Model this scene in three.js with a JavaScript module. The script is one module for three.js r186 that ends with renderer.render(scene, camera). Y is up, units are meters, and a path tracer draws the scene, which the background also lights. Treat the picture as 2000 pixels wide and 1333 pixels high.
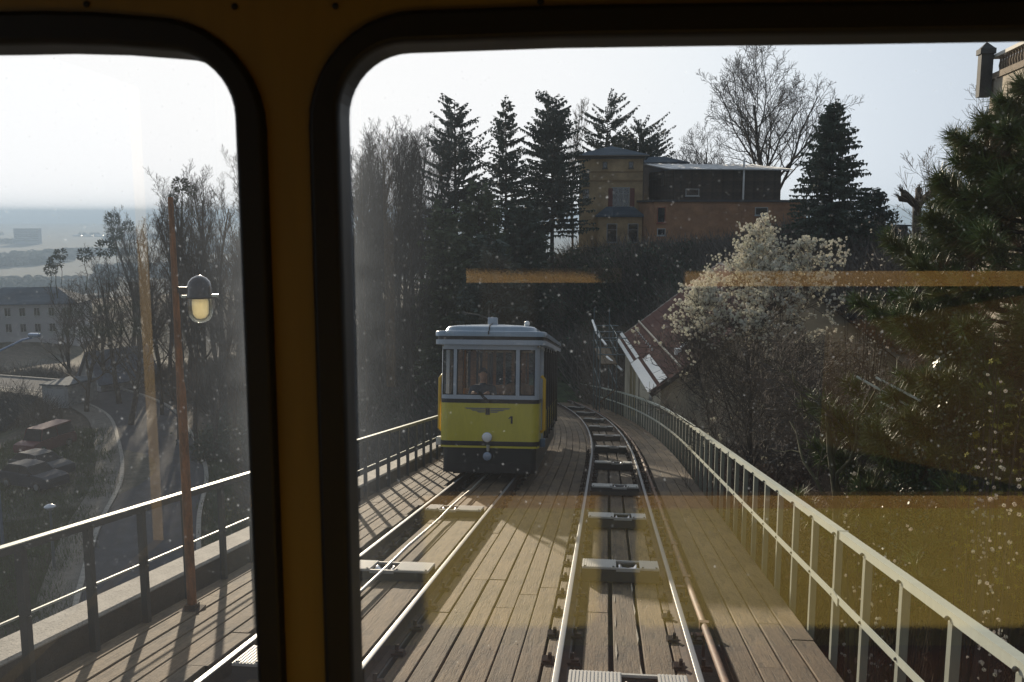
import * as THREE from 'three';
import { mergeGeometries } from 'three/addons/utils/BufferGeometryUtils.js';
import { RoundedBoxGeometry } from 'three/addons/geometries/RoundedBoxGeometry.js';
import { MarchingCubes } from 'three/addons/objects/MarchingCubes.js';

// ---------------------------------------------------------------- camera, sky, sun, exposure
const F = 1800, PITCH = Math.atan((666.5 - 415) / F), YAW = 5.95 * Math.PI / 180, SLOPE = 0.1647, EYE = 2.2;
const scene = new THREE.Scene();
const camera = new THREE.PerspectiveCamera(2 * Math.atan(666.5 / F) * 180 / Math.PI, 1024 / 682, 0.05, 30000);
camera.position.set(0, EYE, 0);
camera.rotation.order = 'YXZ';
camera.rotation.set(-PITCH, YAW, 0);
camera.focus = 17; camera.userData.fStop = 13;
scene.add(camera);
const renderer = new THREE.WebGLRenderer({ antialias: true });
renderer.toneMapping = THREE.LinearToneMapping;
renderer.toneMappingExposure = 1.45;
renderer.shadowMap.enabled = true;

const SUN_AZ = -22.5 * Math.PI / 180, SUN_EL = 9.9 * Math.PI / 180;
const sunDir = new THREE.Vector3(Math.sin(SUN_AZ) * Math.cos(SUN_EL), Math.sin(SUN_EL), -Math.cos(SUN_AZ) * Math.cos(SUN_EL));
{ // a hazy winter sky: bright white round the low sun, pale blue away from it
  const W = 1024, H = 512, d = new Float32Array(W * H * 4), v = new THREE.Vector3();
  for (let j = 0; j < H; j++) for (let i = 0; i < W; i++) {
    const el = ((j + 0.5) / H - 0.5) * Math.PI, az = ((i + 0.5) / W - 0.5) * 2 * Math.PI;
    v.set(Math.cos(el) * Math.cos(az), Math.sin(el), Math.cos(el) * Math.sin(az));
    const g = Math.acos(Math.min(1, Math.max(-1, v.dot(sunDir)))) * 180 / Math.PI;
    const up = Math.max(0, Math.sin(el));
    const hz = Math.exp(-up * 4.5);                                   // horizon haze
    const mie = Math.exp(-Math.pow(g / 27, 1.7)), wide = Math.exp(-Math.pow(g / 54, 2.4));
    let c = [0.115 + 0.13 * hz + 0.43 * wide, 0.145 + 0.13 * hz + 0.49 * wide, 0.19 + 0.12 * hz + 0.555 * wide];
    c = [c[0] + 0.40 * mie, c[1] + 0.32 * mie, c[2] + 0.24 * mie].map((q) => q / Math.pow(1 + Math.pow(q / 0.76, 9), 1 / 9));
    const o = (j * W + i) * 4;
    d[o] = c[0]; d[o + 1] = c[1]; d[o + 2] = c[2]; d[o + 3] = 1;
  }
  const t = new THREE.DataTexture(d, W, H, THREE.RGBAFormat, THREE.FloatType);
  t.mapping = THREE.EquirectangularReflectionMapping; t.magFilter = THREE.LinearFilter; t.needsUpdate = true;
  scene.background = t; scene.environment = t;
}
const sun = new THREE.DirectionalLight(new THREE.Color(1, 0.86, 0.66), 4.3);
sun.position.copy(sunDir).multiplyScalar(120); sun.castShadow = true; sun.shadow.radius = 1.4;
Object.assign(sun.shadow.camera, { left: -90, right: 90, top: 90, bottom: -90, near: 1, far: 400 });
sun.shadow.mapSize.set(2048, 2048);
scene.add(sun, sun.target);
scene.fog = new THREE.FogExp2(new THREE.Color(0.62, 0.8, 1.0), 0.00028);

// ---------------------------------------------------------------- helpers
function rng(s) { return () => { s = (s + 0x6d2b79f5) | 0; let t = Math.imul(s ^ (s >>> 15), 1 | s); t = (t + Math.imul(t ^ (t >>> 7), 61 | t)) ^ t; return ((t ^ (t >>> 14)) >>> 0) / 4294967296; }; }
const V = (x, y, z) => new THREE.Vector3(x, y, z), lerp = (a, b, t) => a + (b - a) * t, clamp = (x, a = 0, b = 1) => Math.min(b, Math.max(a, x));
const smooth = (a, b, x) => { const t = clamp((x - a) / (b - a)); return t * t * (3 - 2 * t); };
const used = new Map(), counts = new WeakMap();
function numbered(n) { const k = used.get(n) ?? 0; used.set(n, k + 1); return k ? `${n}_${String(k).padStart(3, '0')}` : n; }
function thing(name, label, category, pos = [0, 0, 0], turn = 0, group) {
  const o = new THREE.Group(); o.name = numbered(name); o.position.set(...pos); o.rotation.y = turn; scene.add(o);
  return tag(o, label, category, group);
}
function tag(o, label, category, group) { o.userData.label = label; o.userData.category = category; if (group) o.userData.group = group; return o; }
function part(name, geo, m, parent, label) {
  const o = new THREE.Mesh(geo, m); o.castShadow = o.receiveShadow = true;
  if (parent) { if (!counts.has(parent)) counts.set(parent, {}); const k = counts.get(parent); k[name] = (k[name] ?? -1) + 1; o.name = k[name] ? `${name}_${String(k[name]).padStart(3, '0')}` : name; parent.add(o); }
  else { o.name = numbered(name); scene.add(o); }
  if (label) o.userData.label = label;
  return o;
}
function struct(name, geo, m) { const o = part(name, geo, m); o.userData.kind = 'structure'; return o; }
function copyOf(src, pos, turn, label, scale = 1) {
  const o = src.clone(); o.name = numbered(src.name.replace(/_\d{3}$/, '')); o.position.set(...pos); o.rotation.y = turn; o.scale.setScalar(1);
  if (Array.isArray(scale)) o.scale.set(...scale); else o.scale.setScalar(scale);
  if (label) o.userData.label = label;
  scene.add(o); return o;
}
// the point seen at pixel (px, py) of the 2000 x 1333 photograph, at a distance d along the track
const cp = Math.cos(PITCH), sp = Math.sin(PITCH);
function heading(px, py) { const x = (px - 1000) / F, y = (666.5 - py) / F; return [x, -sp + cp * y, cp + sp * y]; }
function at(px, py, d) { const [r, u, f] = heading(px, py), s = Math.sin(YAW), c = Math.cos(YAW); const x = r * c - f * s, z = -f * c - r * s; const t = d / -z; return V(x * t, EYE + u * t, -d); }
const xAt = (px, d) => at(px, 600, d).x;

class MB { // collects faces, then builds one geometry
  constructor() { this.p = []; this.u = []; this.i = []; this.c = null; }
  v(x, y, z, a = 0, b = 0) { this.p.push(x, y, z); this.u.push(a, b); return this.p.length / 3 - 1; }
  tri(a, b, c) { this.i.push(a, b, c); }
  quad(a, b, c, d) { this.i.push(a, b, c, a, c, d); }
  face(...pts) { const uv = pts.length === 4 ? [[0, 0], [1, 0], [1, 1], [0, 1]] : [[0, 0], [1, 0], [0.5, 1]]; const k = pts.map((q, n) => this.v(q.x, q.y, q.z, uv[n][0], uv[n][1])); if (k.length === 4) this.quad(...k); else this.tri(...k); return this; }
  // box by corners with uv in metres
  box(x0, y0, z0, x1, y1, z1, m) {
    const P = (x, y, z) => { const q = V(x, y, z); return m ? q.applyMatrix4(m) : q; };
    const side = (a, b, c, d, w, h) => { const k = [[a, 0, 0], [b, w, 0], [c, w, h], [d, 0, h]].map(([q, s, t]) => this.v(q.x, q.y, q.z, s, t)); this.quad(...k); };
    const X = x1 - x0, Y = y1 - y0, Z = z1 - z0;
    side(P(x0, y0, z1), P(x1, y0, z1), P(x1, y1, z1), P(x0, y1, z1), X, Y); side(P(x1, y0, z0), P(x0, y0, z0), P(x0, y1, z0), P(x1, y1, z0), X, Y);
    side(P(x1, y0, z1), P(x1, y0, z0), P(x1, y1, z0), P(x1, y1, z1), Z, Y); side(P(x0, y0, z0), P(x0, y0, z1), P(x0, y1, z1), P(x0, y1, z0), Z, Y);
    side(P(x0, y1, z1), P(x1, y1, z1), P(x1, y1, z0), P(x0, y1, z0), X, Z); side(P(x0, y0, z0), P(x1, y0, z0), P(x1, y0, z1), P(x0, y0, z1), X, Z);
    return this;
  }
  beam(a, b, w, h, up = V(0, 1, 0)) { // a bar of w x h between two points
    const d = b.clone().sub(a), L = d.length(); d.normalize(); const r = new THREE.Vector3().crossVectors(d, up).normalize(); const u = new THREE.Vector3().crossVectors(r, d);
    const m = new THREE.Matrix4().makeBasis(r, u, d.clone().negate()).setPosition(a);
    return this.box(-w / 2, -h / 2, -L, w / 2, h / 2, 0, m);
  }
  tube(pts, rad, n = 6, cap = false) {
    let ref = V(0.31, 0.2, 0.93), prev = null, len = 0;
    for (let k = 0; k < pts.length; k++) {
      const t = pts[Math.min(k + 1, pts.length - 1)].clone().sub(pts[Math.max(k - 1, 0)]).normalize();
      const a = new THREE.Vector3().crossVectors(t, ref); if (a.lengthSq() < 1e-4) a.crossVectors(t, V(1, 0, 0)); a.normalize(); const b = new THREE.Vector3().crossVectors(t, a); ref = b.clone();  // keeps the ring from twisting
      ref = new THREE.Vector3().crossVectors(a, t);
      if (k) len += pts[k].distanceTo(pts[k - 1]);
      const r = Array.isArray(rad) ? rad[k] : rad, ring = [];
      for (let j = 0; j <= n; j++) { const q = j / n * Math.PI * 2; ring.push(this.v(pts[k].x + (a.x * Math.cos(q) + b.x * Math.sin(q)) * r, pts[k].y + (a.y * Math.cos(q) + b.y * Math.sin(q)) * r, pts[k].z + (a.z * Math.cos(q) + b.z * Math.sin(q)) * r, j / n, len)); }
      if (prev) for (let j = 0; j < n; j++) this.quad(prev[j], prev[j + 1], ring[j + 1], ring[j]);
      else if (cap) for (let j = 1; j < n - 1; j++) this.tri(ring[0], ring[j + 1], ring[j]);
      prev = ring;
    }
    if (cap) for (let j = 1; j < n - 1; j++) this.tri(prev[0], prev[j], prev[j + 1]);
    return this;
  }
  add(g, m) { const q = m ? g.clone().applyMatrix4(m) : g, P = q.attributes.position, U = q.attributes.uv, o = this.p.length / 3; for (let k = 0; k < P.count; k++) this.v(P.getX(k), P.getY(k), P.getZ(k), U ? U.getX(k) : 0, U ? U.getY(k) : 0); if (q.index) for (const k of q.index.array) this.i.push(o + k); else for (let k = 0; k < P.count; k++) this.i.push(o + k); return this; }
  geo(soft = false) {
    const g = new THREE.BufferGeometry();
    g.setAttribute('position', new THREE.Float32BufferAttribute(this.p, 3)); g.setAttribute('uv', new THREE.Float32BufferAttribute(this.u, 2));
    g.setIndex(new THREE.Uint32BufferAttribute(this.i, 1));
    if (soft) g.computeVertexNormals();
    return g;
  }
}
// ---------------------------------------------------------------- noise and textures
function hash(x, y, s) { let h = Math.imul(x, 374761393) ^ Math.imul(y, 668265263) ^ Math.imul(s, 1274126177); h = Math.imul(h ^ (h >>> 13), 1274126177); return ((h ^ (h >>> 16)) >>> 0) / 4294967296; }
function vnoise(x, y, s, px = 1e9, py = 1e9) { // value noise that repeats every px, py cells
  const xi = Math.floor(x), yi = Math.floor(y), fx = x - xi, fy = y - yi, u = fx * fx * (3 - 2 * fx), v = fy * fy * (3 - 2 * fy), M = (a, n) => ((a % n) + n) % n;
  const h = (a, b) => hash(M(a, px), M(b, py), s);
  return lerp(lerp(h(xi, yi), h(xi + 1, yi), u), lerp(h(xi, yi + 1), h(xi + 1, yi + 1), u), v);
}
function fbm(x, y, s, oct, px, py) { let a = 0, w = 0.5, t = 0; for (let k = 0; k < oct; k++) { a += w * vnoise(x, y, s + k * 17, px, py); t += w; w *= 0.5; x *= 2; y *= 2; px *= 2; py *= 2; } return a / t; }
function tex(W, H, f, srgb = false) {
  const d = new Uint8Array(W * H * 4);
  for (let j = 0; j < H; j++) for (let i = 0; i < W; i++) { const c = f(i / W, j / H, i, j), o = (j * W + i) * 4; d[o] = clamp(c[0]) * 255; d[o + 1] = clamp(c[1]) * 255; d[o + 2] = clamp(c[2]) * 255; d[o + 3] = 255; }
  const t = new THREE.DataTexture(d, W, H); t.wrapS = t.wrapT = THREE.RepeatWrapping; t.magFilter = THREE.LinearFilter; t.minFilter = THREE.LinearMipmapLinearFilter; if (srgb) t.colorSpace = THREE.SRGBColorSpace; t.needsUpdate = true; return t;
}
const rep = (t, x, y) => { const c = t.clone(); c.repeat.set(x, y); c.needsUpdate = true; return c; };
const T = {};
T.wood = tex(1024, 512, (u, v) => { // weathered planks: grain along u (2 m), 0.5 m across
  const warp = fbm(u * 4, v * 4, 3, 3, 4, 4) * 1.2, g = fbm(u * 6, v * 64 + warp * 6, 5, 4, 6, 64), big = fbm(u * 5, v * 5, 9, 3, 5, 5), fine = fbm(u * 40, v * 256, 11, 2, 40, 256), dots = fbm(u * 90, v * 45, 31, 2, 90, 45);
  const stain = fbm(u * 9, v * 12, 27, 3, 9, 12), stain2 = smooth(0.52, 0.75, stain); let s = 0.52 + 0.34 * g + 0.6 * (big - 0.5) + 0.2 * (fine - 0.5) + 0.4 * (dots - 0.5) - 0.24 * stain2;
  const crack = vnoise(u * 5, v * 90 + warp * 5, 21, 5, 90); if (crack > 0.86) s *= 0.45;
  return [s, s * (0.985 - 0.05 * big), s * (0.94 - 0.13 * big)];
});
T.conc = tex(512, 512, (u, v) => { const a = fbm(u * 6, v * 6, 2, 4, 6, 6), s = fbm(u * 110, v * 110, 7, 2, 110, 110); let k = 0.62 + 0.35 * (a - 0.5) + 0.45 * (s - 0.5); if (vnoise(u * 80, v * 80, 14, 80, 80) > 0.85) k *= 0.55; return [k, k * 0.97, k * 0.92]; });
T.rust = tex(512, 512, (u, v) => { const a = fbm(u * 8, v * 8, 4, 5, 8, 8), b = fbm(u * 60, v * 60, 6, 2, 60, 60), k = 0.35 + 0.9 * (a - 0.3) + 0.3 * (b - 0.5); return [k, k * (0.72 + 0.2 * (1 - a)), k * (0.5 + 0.35 * (1 - a))]; });
T.blot = tex(512, 512, (u, v) => { const a = fbm(u * 5, v * 5, 41, 5, 5, 5), b = fbm(u * 70, v * 70, 43, 2, 70, 70), k = 0.72 + 0.55 * (a - 0.5) + 0.18 * (b - 0.5); return [k, k, k]; });
T.bark = tex(256, 512, (u, v) => { const a = fbm(u * 14, v * 5, 51, 4, 14, 5), k = 0.35 + 0.9 * (a - 0.2); return [k, k * 0.95, k * 0.88]; });
T.soil = tex(512, 512, (u, v) => { const a = fbm(u * 7, v * 7, 61, 5, 7, 7), b = fbm(u * 60, v * 60, 63, 3, 60, 60), k = 0.5 + 0.7 * (a - 0.5) + 0.7 * (b - 0.5); return [k, k, k]; });
T.paint = tex(512, 512, (u, v) => { const a = fbm(u * 4, v * 4, 71, 4, 4, 4), s = fbm(u * 90, v * 8, 73, 3, 90, 8); let k = 0.86 + 0.16 * (a - 0.5) + 0.14 * (s - 0.5); return [k, k, k * 0.985]; });
function std(r, g, b, rough = 0.8, extra = {}) { return new THREE.MeshStandardMaterial({ color: new THREE.Color().setRGB(r, g, b), roughness: rough, metalness: 0, side: THREE.DoubleSide, ...extra }); }
function phys(r, g, b, rough, extra) { return new THREE.MeshPhysicalMaterial({ color: new THREE.Color().setRGB(r, g, b), roughness: rough, side: THREE.DoubleSide, ...extra }); }
const M = {
  plank: [[0.185, 0.132, 0.078], [0.16, 0.114, 0.068], [0.205, 0.15, 0.092], [0.15, 0.11, 0.07], [0.178, 0.12, 0.066]].map((c) => std(...c, 0.85, { map: T.wood, bumpMap: T.wood, bumpScale: 0.006 })),
  railSide: std(0.09, 0.062, 0.045, 0.85, { map: rep(T.rust, 2, 2) }),
  railTop: std(0.2, 0.205, 0.21, 0.5, { metalness: 0.55 }),
  cable: std(0.55, 0.53, 0.5, 0.38, { metalness: 0.8 }),
  steelDark: std(0.055, 0.05, 0.045, 0.7),
  plate: std(0.52, 0.50, 0.46, 0.55, { map: T.paint }),
  roller: std(0.5, 0.5, 0.52, 0.25, { metalness: 1 }),
  railing: std(0.50, 0.53, 0.45, 0.55, { map: T.paint }),
  postShaded: std(0.03, 0.04, 0.047, 0.6, { map: T.paint }),  // post paint darkened in colour for the shaded left railing
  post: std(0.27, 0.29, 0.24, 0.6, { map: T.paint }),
  bolt: std(0.10, 0.11, 0.09, 0.6),
  conc: std(0.52, 0.49, 0.44, 0.9, { map: T.conc, bumpMap: T.conc, bumpScale: 0.006 }),
  concDark: std(0.16, 0.145, 0.125, 0.95, { map: T.conc }),
  pipe: std(0.30, 0.205, 0.15, 0.7, { map: rep(T.rust, 1, 1) }),
  black: std(0.012, 0.012, 0.013, 0.5),
  rubber: std(0.016, 0.015, 0.015, 0.55),
  bark: std(0.075, 0.062, 0.05, 0.95, { map: T.bark }),
  barkPale: std(0.17, 0.15, 0.115, 0.95, { map: T.bark }),
  twig: std(0.06, 0.05, 0.043, 0.9),
  twigPale: std(0.15, 0.125, 0.095, 0.9),
};
// ---------------------------------------------------------------- terrain
const xc = (d) => (d > 20 ? -((d - 20) ** 2) / 380 : 0), dxc = (d) => (d > 20 ? -(d - 20) / 190 : 0);
function onTrack(d, lat, h) { const t = dxc(d), c = 1 / Math.hypot(1, t); return V(xc(d) + lat * c, -SLOPE * d + h, -d + lat * t * c); }
const roadPts = [[-10, 8], [-15, 26], [-21, 38], [-25.2, 47], [-28.8, 56], [-34.5, 66], [-41.5, 76], [-52, 84], [-66, 88]], ROAD_Y = -15;
const control = [ // x, distance along the track, height
  [3.5, -10, -1.2], [3.5, 0, -2.4], [3.6, 10, -4.2], [3.4, 20, -5.9], [4, 32, -8.0], [2, 45, -9.4], [7, 5, -1.6], [8, 14, -2.9], [7.5, 22, -4.0], [12, 30, -5.2], [11, 40, -3.6], [14, 12, 0.2], [14, 24, -0.8], [20, 45, -1.2], [10, 58, -3.2], [16, 70, -1.2],
  [6, 78, -2.8], [0, 90, -3.4], [12, 95, -2.2], [24, 80, -0.6], [30, 60, -0.2], [35, 30, 4], [40, 100, -1.5], [12, 120, -4], [-2, 62, -9.0], [-3, 50, -9.2], [-1, 56, -8.4], [-7, 72, -11.0], [-12, 84, -9.5], [-20, 92, -10.5], [-30, 95, -14],
  [-6, 10, -10], [-6, -5, -8], [-10, 30, -14], [-9, 45, -14.5], [-14, 60, -15], [-15, 20, -15], [-15, 0, -12], [-15, 75, -15], [-25, 30, -15.5], [-35, 45, -15.4], [-45, 55, -15.4], [-25, 60, -15], [-24, 74, -15], [-40, 80, -15.5], [-60, 70, -17], [-60, 100, -19], [-35, 100, -17], [-25, 120, -16], [-5, 120, -9], [-40, 20, -16], [-60, 30, -17], [-50, -5, -15],
  [0, 160, -16], [-60, 150, -24], [-110, 100, -26], [40, 150, -8], [20, -20, 2], [0, -25, 2], [-15, -25, -5], [60, 40, 8], [60, -10, 10], [-90, 20, -22],
];
function roadNear(x, d) { let r = 1e9; for (let k = 1; k < roadPts.length; k++) { const [ax, ad] = roadPts[k - 1], [bx, bd] = roadPts[k], t = clamp(((x - ax) * (bx - ax) + (d - ad) * (bd - ad)) / ((bx - ax) ** 2 + (bd - ad) ** 2)); r = Math.min(r, Math.hypot(x - ax - (bx - ax) * t, d - ad - (bd - ad) * t)); } return r; }
function groundY(x, d) {
  let w = 0, s = 0;
  for (const [a, b, h] of control) { const q = (x - a) ** 2 + (d - b) ** 2, k = 1 / (q * q + 30); w += k; s += k * h; }
  let y = s / w;
  const r = Math.hypot(x, d - 40);
  const bump = (fbm(x * 0.12 + 50, d * 0.12 + 50, 5, 3) - 0.5) * 0.8;
  const road = roadNear(x, d);
  y += bump * smooth(4, 9, road);
  const park = Math.hypot((x + 36.5) / 8.5, (d - 54) / 10);
  y = lerp(ROAD_Y - 0.06, y, Math.min(smooth(3.6, 9, road), smooth(0.8, 1.4, park)));
  const drop = smooth(150, 480, r), far = -55 - 45 * smooth(300, 1100, r);
  return lerp(y, far + (fbm(x * 0.004 + 9, d * 0.004 + 9, 8, 3) - 0.5) * 9, drop);
}
{ // one sheet in rings round the viewpoint, out to the horizon
  const A = 220, R = []; for (let r = 1.5; r < 9500; r *= r < 130 ? 1.028 : 1.075) R.push(r);
  const mb = new MB(), col = [], cx = -2, cd = 8;
  const grass = [0.045, 0.062, 0.022], litter = [0.06, 0.047, 0.033], field = [0.042, 0.055, 0.045], dark = [0.028, 0.04, 0.034];
  R.forEach((r, j) => { for (let i = 0; i <= A; i++) {
    const q = i / A * Math.PI * 2, x = cx + r * Math.sin(q), d = cd + r * Math.cos(q);
    mb.v(x, groundY(x, d), -d, x / 4, d / 4);
    const g = clamp((fbm(x * 0.07 + 20, d * 0.07 + 20, 33, 3) - 0.42) * 5) * (x < -8 && r < 90 ? 1 : 0.25), lawn = 1 - smooth(5, 9, Math.hypot(x + 1, d - 57)), f = fbm(x * 0.0035 + 7, d * 0.0012 + 7, 71, 3);
    let c = grass.map((k, n) => lerp(litter[n], k, Math.max(g, lawn)));
    const fr = smooth(200, 500, r), fc = f > 0.52 ? field : dark; c = c.map((k, n) => lerp(k, fc[n], fr)); col.push(...c);
    if (j && i) { const a = j * (A + 1) + i; mb.quad(a - A - 2, a - 1, a, a - A - 1); }
  } });
  const g = mb.geo(true); g.setAttribute('color', new THREE.Float32BufferAttribute(col, 3));
  struct('ground', g, std(1.6, 1.6, 1.6, 1, { vertexColors: true, map: T.soil }));
}
// ---------------------------------------------------------------- road with kerbs
function sweep(mb, pts, prof, closed = false, uvs = 1) { // carry a profile of [side, up] along points, upright
  let prev = null, len = 0;
  pts.forEach((p, k) => {
    const t = pts[Math.min(k + 1, pts.length - 1)].clone().sub(pts[Math.max(k - 1, 0)]); t.y = 0; t.normalize(); if (k) len += p.distanceTo(pts[k - 1]);
    let w = 0; const ring = prof.map(([s, u], n) => { if (n) w += Math.hypot(s - prof[n - 1][0], u - prof[n - 1][1]); return mb.v(p.x - t.z * s, p.y + u, p.z + t.x * s, len * uvs, w * uvs); });
    if (prev) for (let n = 0; n < prof.length - (closed ? 0 : 1); n++) { const m = (n + 1) % prof.length; mb.quad(prev[n], prev[m], ring[m], ring[n]); }
    prev = ring;
  });
  return mb;
}
{
  const line = new THREE.CatmullRomCurve3(roadPts.map(([x, d]) => V(x, ROAD_Y, -d))).getPoints(90);
  struct('road', sweep(new MB(), line, [[-2.5, 0], [2.5, 0]], false, 0.5).geo(), std(0.06, 0.066, 0.08, 1, { map: T.blot }));
  for (const s of [-1, 1]) struct('kerb', sweep(new MB(), line, [[s * 2.5, -0.1], [s * 2.5, 0.12], [s * 2.75, 0.13], [s * 2.75, -0.1]]).geo(), std(0.42, 0.41, 0.38, 0.9, { map: T.conc }));
  struct('pavement', sweep(new MB(), line, [[-4.3, 0.09], [-2.75, 0.1]], false, 0.5).geo(), std(0.2, 0.19, 0.17, 0.9, { map: T.conc }));
  const lot = new MB(); const q = []; for (let i = 0; i <= 24; i++) { const a = i / 24 * Math.PI * 2; q.push(lot.v(-36.5 + 7 * Math.cos(a), ROAD_Y + 0.012, -54 + 8.5 * Math.sin(a), Math.cos(a) * 3, Math.sin(a) * 3)); }
  const o = lot.v(-36.5, ROAD_Y + 0.02, -54); for (let i = 0; i < 24; i++) lot.tri(o, q[i + 1], q[i]);
  struct('parking_area', lot.geo(), std(0.1, 0.1, 0.075, 0.95, { map: T.soil }));
}
// ---------------------------------------------------------------- viaduct and its timber deck
const R1 = rng(11), DECK = -0.15, LEFT = -2.2, RIGHT = 0.18;
{
  const via = thing('viaduct', 'long sloping viaduct with a weathered timber deck carrying two curving tracks', 'viaduct');
  const st = []; for (let d = -8; d <= 92; d += 2) st.push(d);
  part('girder', sweep(new MB(), st.map((d) => onTrack(d, 0, 0)), [[-4.36, -0.42], [1.78, -0.42], [1.78, -1.3], [-4.36, -1.3]], true).geo(), M.concDark, via);
  for (const d of [4, 20, 36, 52, 68, 84]) { const a = onTrack(d, -1.3, -1.3), m = new THREE.Matrix4().makeRotationY(-dxc(d)).setPosition(a.x, 0, a.z); part('pier', new MB().box(-2.6, Math.min(groundY(-5, d), groundY(0, d)) - 4, -0.9, 2.6, a.y + 0.02, 0.9, m).geo(), M.conc, via); }
  // planks: [left edge, right edge, height, ragged right end]
  const rows = [];
  const even = (a, b, n, h, ragged) => { const w = (b - a) / n; for (let k = 0; k < n; k++) rows.push([a + k * w, a + (k + 1) * w, h, ragged && k === n - 1]); };
  even(-3.98, -2.93, 6, DECK + 0.02, true);
  rows.push([-2.47, -2.28, DECK + 0.07], [-2.275, -2.09, DECK + 0.065], [-2.085, -1.80, DECK + 0.07], [-1.765, -1.725, DECK + 0.02]);
  even(-1.60, -0.46, 6, DECK);
  rows.push([-0.455, -0.37, DECK]);
  rows.push([-0.16, 0.055, DECK + 0.01], [0.085, 0.30, DECK + 0.012], [0.318, 0.55, DECK + 0.01], [0.558, 0.632, DECK]);
  even(0.98, 1.78, 4, DECK + 0.02);
  const rest = new MB(); let n = 0; const R = R1;
  for (const [a, b, h, ragged] of rows) {
    let d = 2.2 + R() * 2.5; const u0 = R() * 4;
    for (; d < 88;) {
      const L = ragged ? 0.75 + R() * 0.35 + d * 0.01 : 3.2 + R() * 2.6 + d * 0.05, e = Math.min(88, d + L), far = d > 34 || (ragged && d > 24), mb = far ? rest : new MB();
      const gap = Math.min(0.007, (b - a) * 0.08), A = a + gap * (0.4 + R()), B = b - gap * (0.4 + R()) + (ragged ? (R() - 0.5) * 0.11 : 0), t = 0.07, c = 0.006, dy = (R() - 0.5) * 0.008, wv = R(), N = L > 2 && d > 15 ? Math.ceil(L / 2.5) : 1;
      const prof = [[A, h - t], [A, h - c], [A + c, h], [B - c, h], [B, h - c], [B, h - t]]; let prev = null;
      for (let k = 0; k <= N; k++) {
        const q = lerp(d + 0.003, e - 0.004, k / N); let w = 0;
        const ring = prof.map(([s, y], m) => { if (m) w += Math.hypot(s - prof[m - 1][0], y - prof[m - 1][1]); const p = onTrack(q, s, y + dy * (k ? 1 : -1)); return mb.v(p.x, p.y, p.z, (q + u0) / 2, (w + wv) / 0.5); });
        if (prev) for (let m = 0; m < prof.length - 1; m++) mb.quad(prev[m], prev[m + 1], ring[m + 1], ring[m]); else mb.quad(ring[0], ring[1], ring[4], ring[5]);
        prev = ring;
      }
      if (!far) { part('plank', mb.geo(), M.plank[Math.floor(R() * 5)], via); n++; }
      d = e + 0.004;
    }
  }
  part('decking', rest.geo(), M.plank[0], via).userData.kind = 'stuff';
  console.log('planks', n);
}
{ // pale splinters where the middle planks have worn
  const R = rng(19), via = scene.getObjectByName('viaduct'), m = std(0.55, 0.5, 0.42, 0.8, { map: T.wood });
  for (let k = 0; k < 16; k++) { const lat = k < 7 ? (k % 2 ? 0.105 : 0.287) : lerp(-1.5, 0.5, R()), d = k < 7 ? 6.4 + k * 0.42 : lerp(6.2, 11, R()), L = k < 7 ? 0.3 + 0.25 * R() : 0.03 + 0.04 * R(), w = k < 7 ? 0.008 + 0.006 * R() : 0.008, h = DECK + 0.014 + (lat > 0 ? 0.008 : 0.002), b = new MB(), p = (q, s) => onTrack(q, s, h); b.face(p(d, lat), p(d + L * 0.3, lat + w * (0.6 + R())), p(d + L, lat + w * 0.2), p(d + L * 0.5, lat - w * 0.4)); part('splinter', b.geo(), m, via); }
}
{ // concrete parapet kerb outside the left railing
  const st = []; for (let d = -6; d <= 90; d += 1.5) st.push(onTrack(d, 0, 0));
  const k = part('parapet_kerb', sweep(new MB(), st, [[-4.06, 0.05], [-4.06, 0.06], [-4.08, 0.08], [-4.38, 0.09], [-4.4, 0.07], [-4.4, -1.0]]).geo(), M.conc); part('shaded_kerb_side', sweep(new MB(), st, [[-4.06, -0.6], [-4.055, 0.05]]).geo(), std(0.10, 0.085, 0.07, 0.95, { map: T.conc }), k);  // inner face coloured dark to stand in for its shade
  tag(k, 'speckled concrete kerb running outside the posts of the left railing', 'kerb');
}
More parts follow.
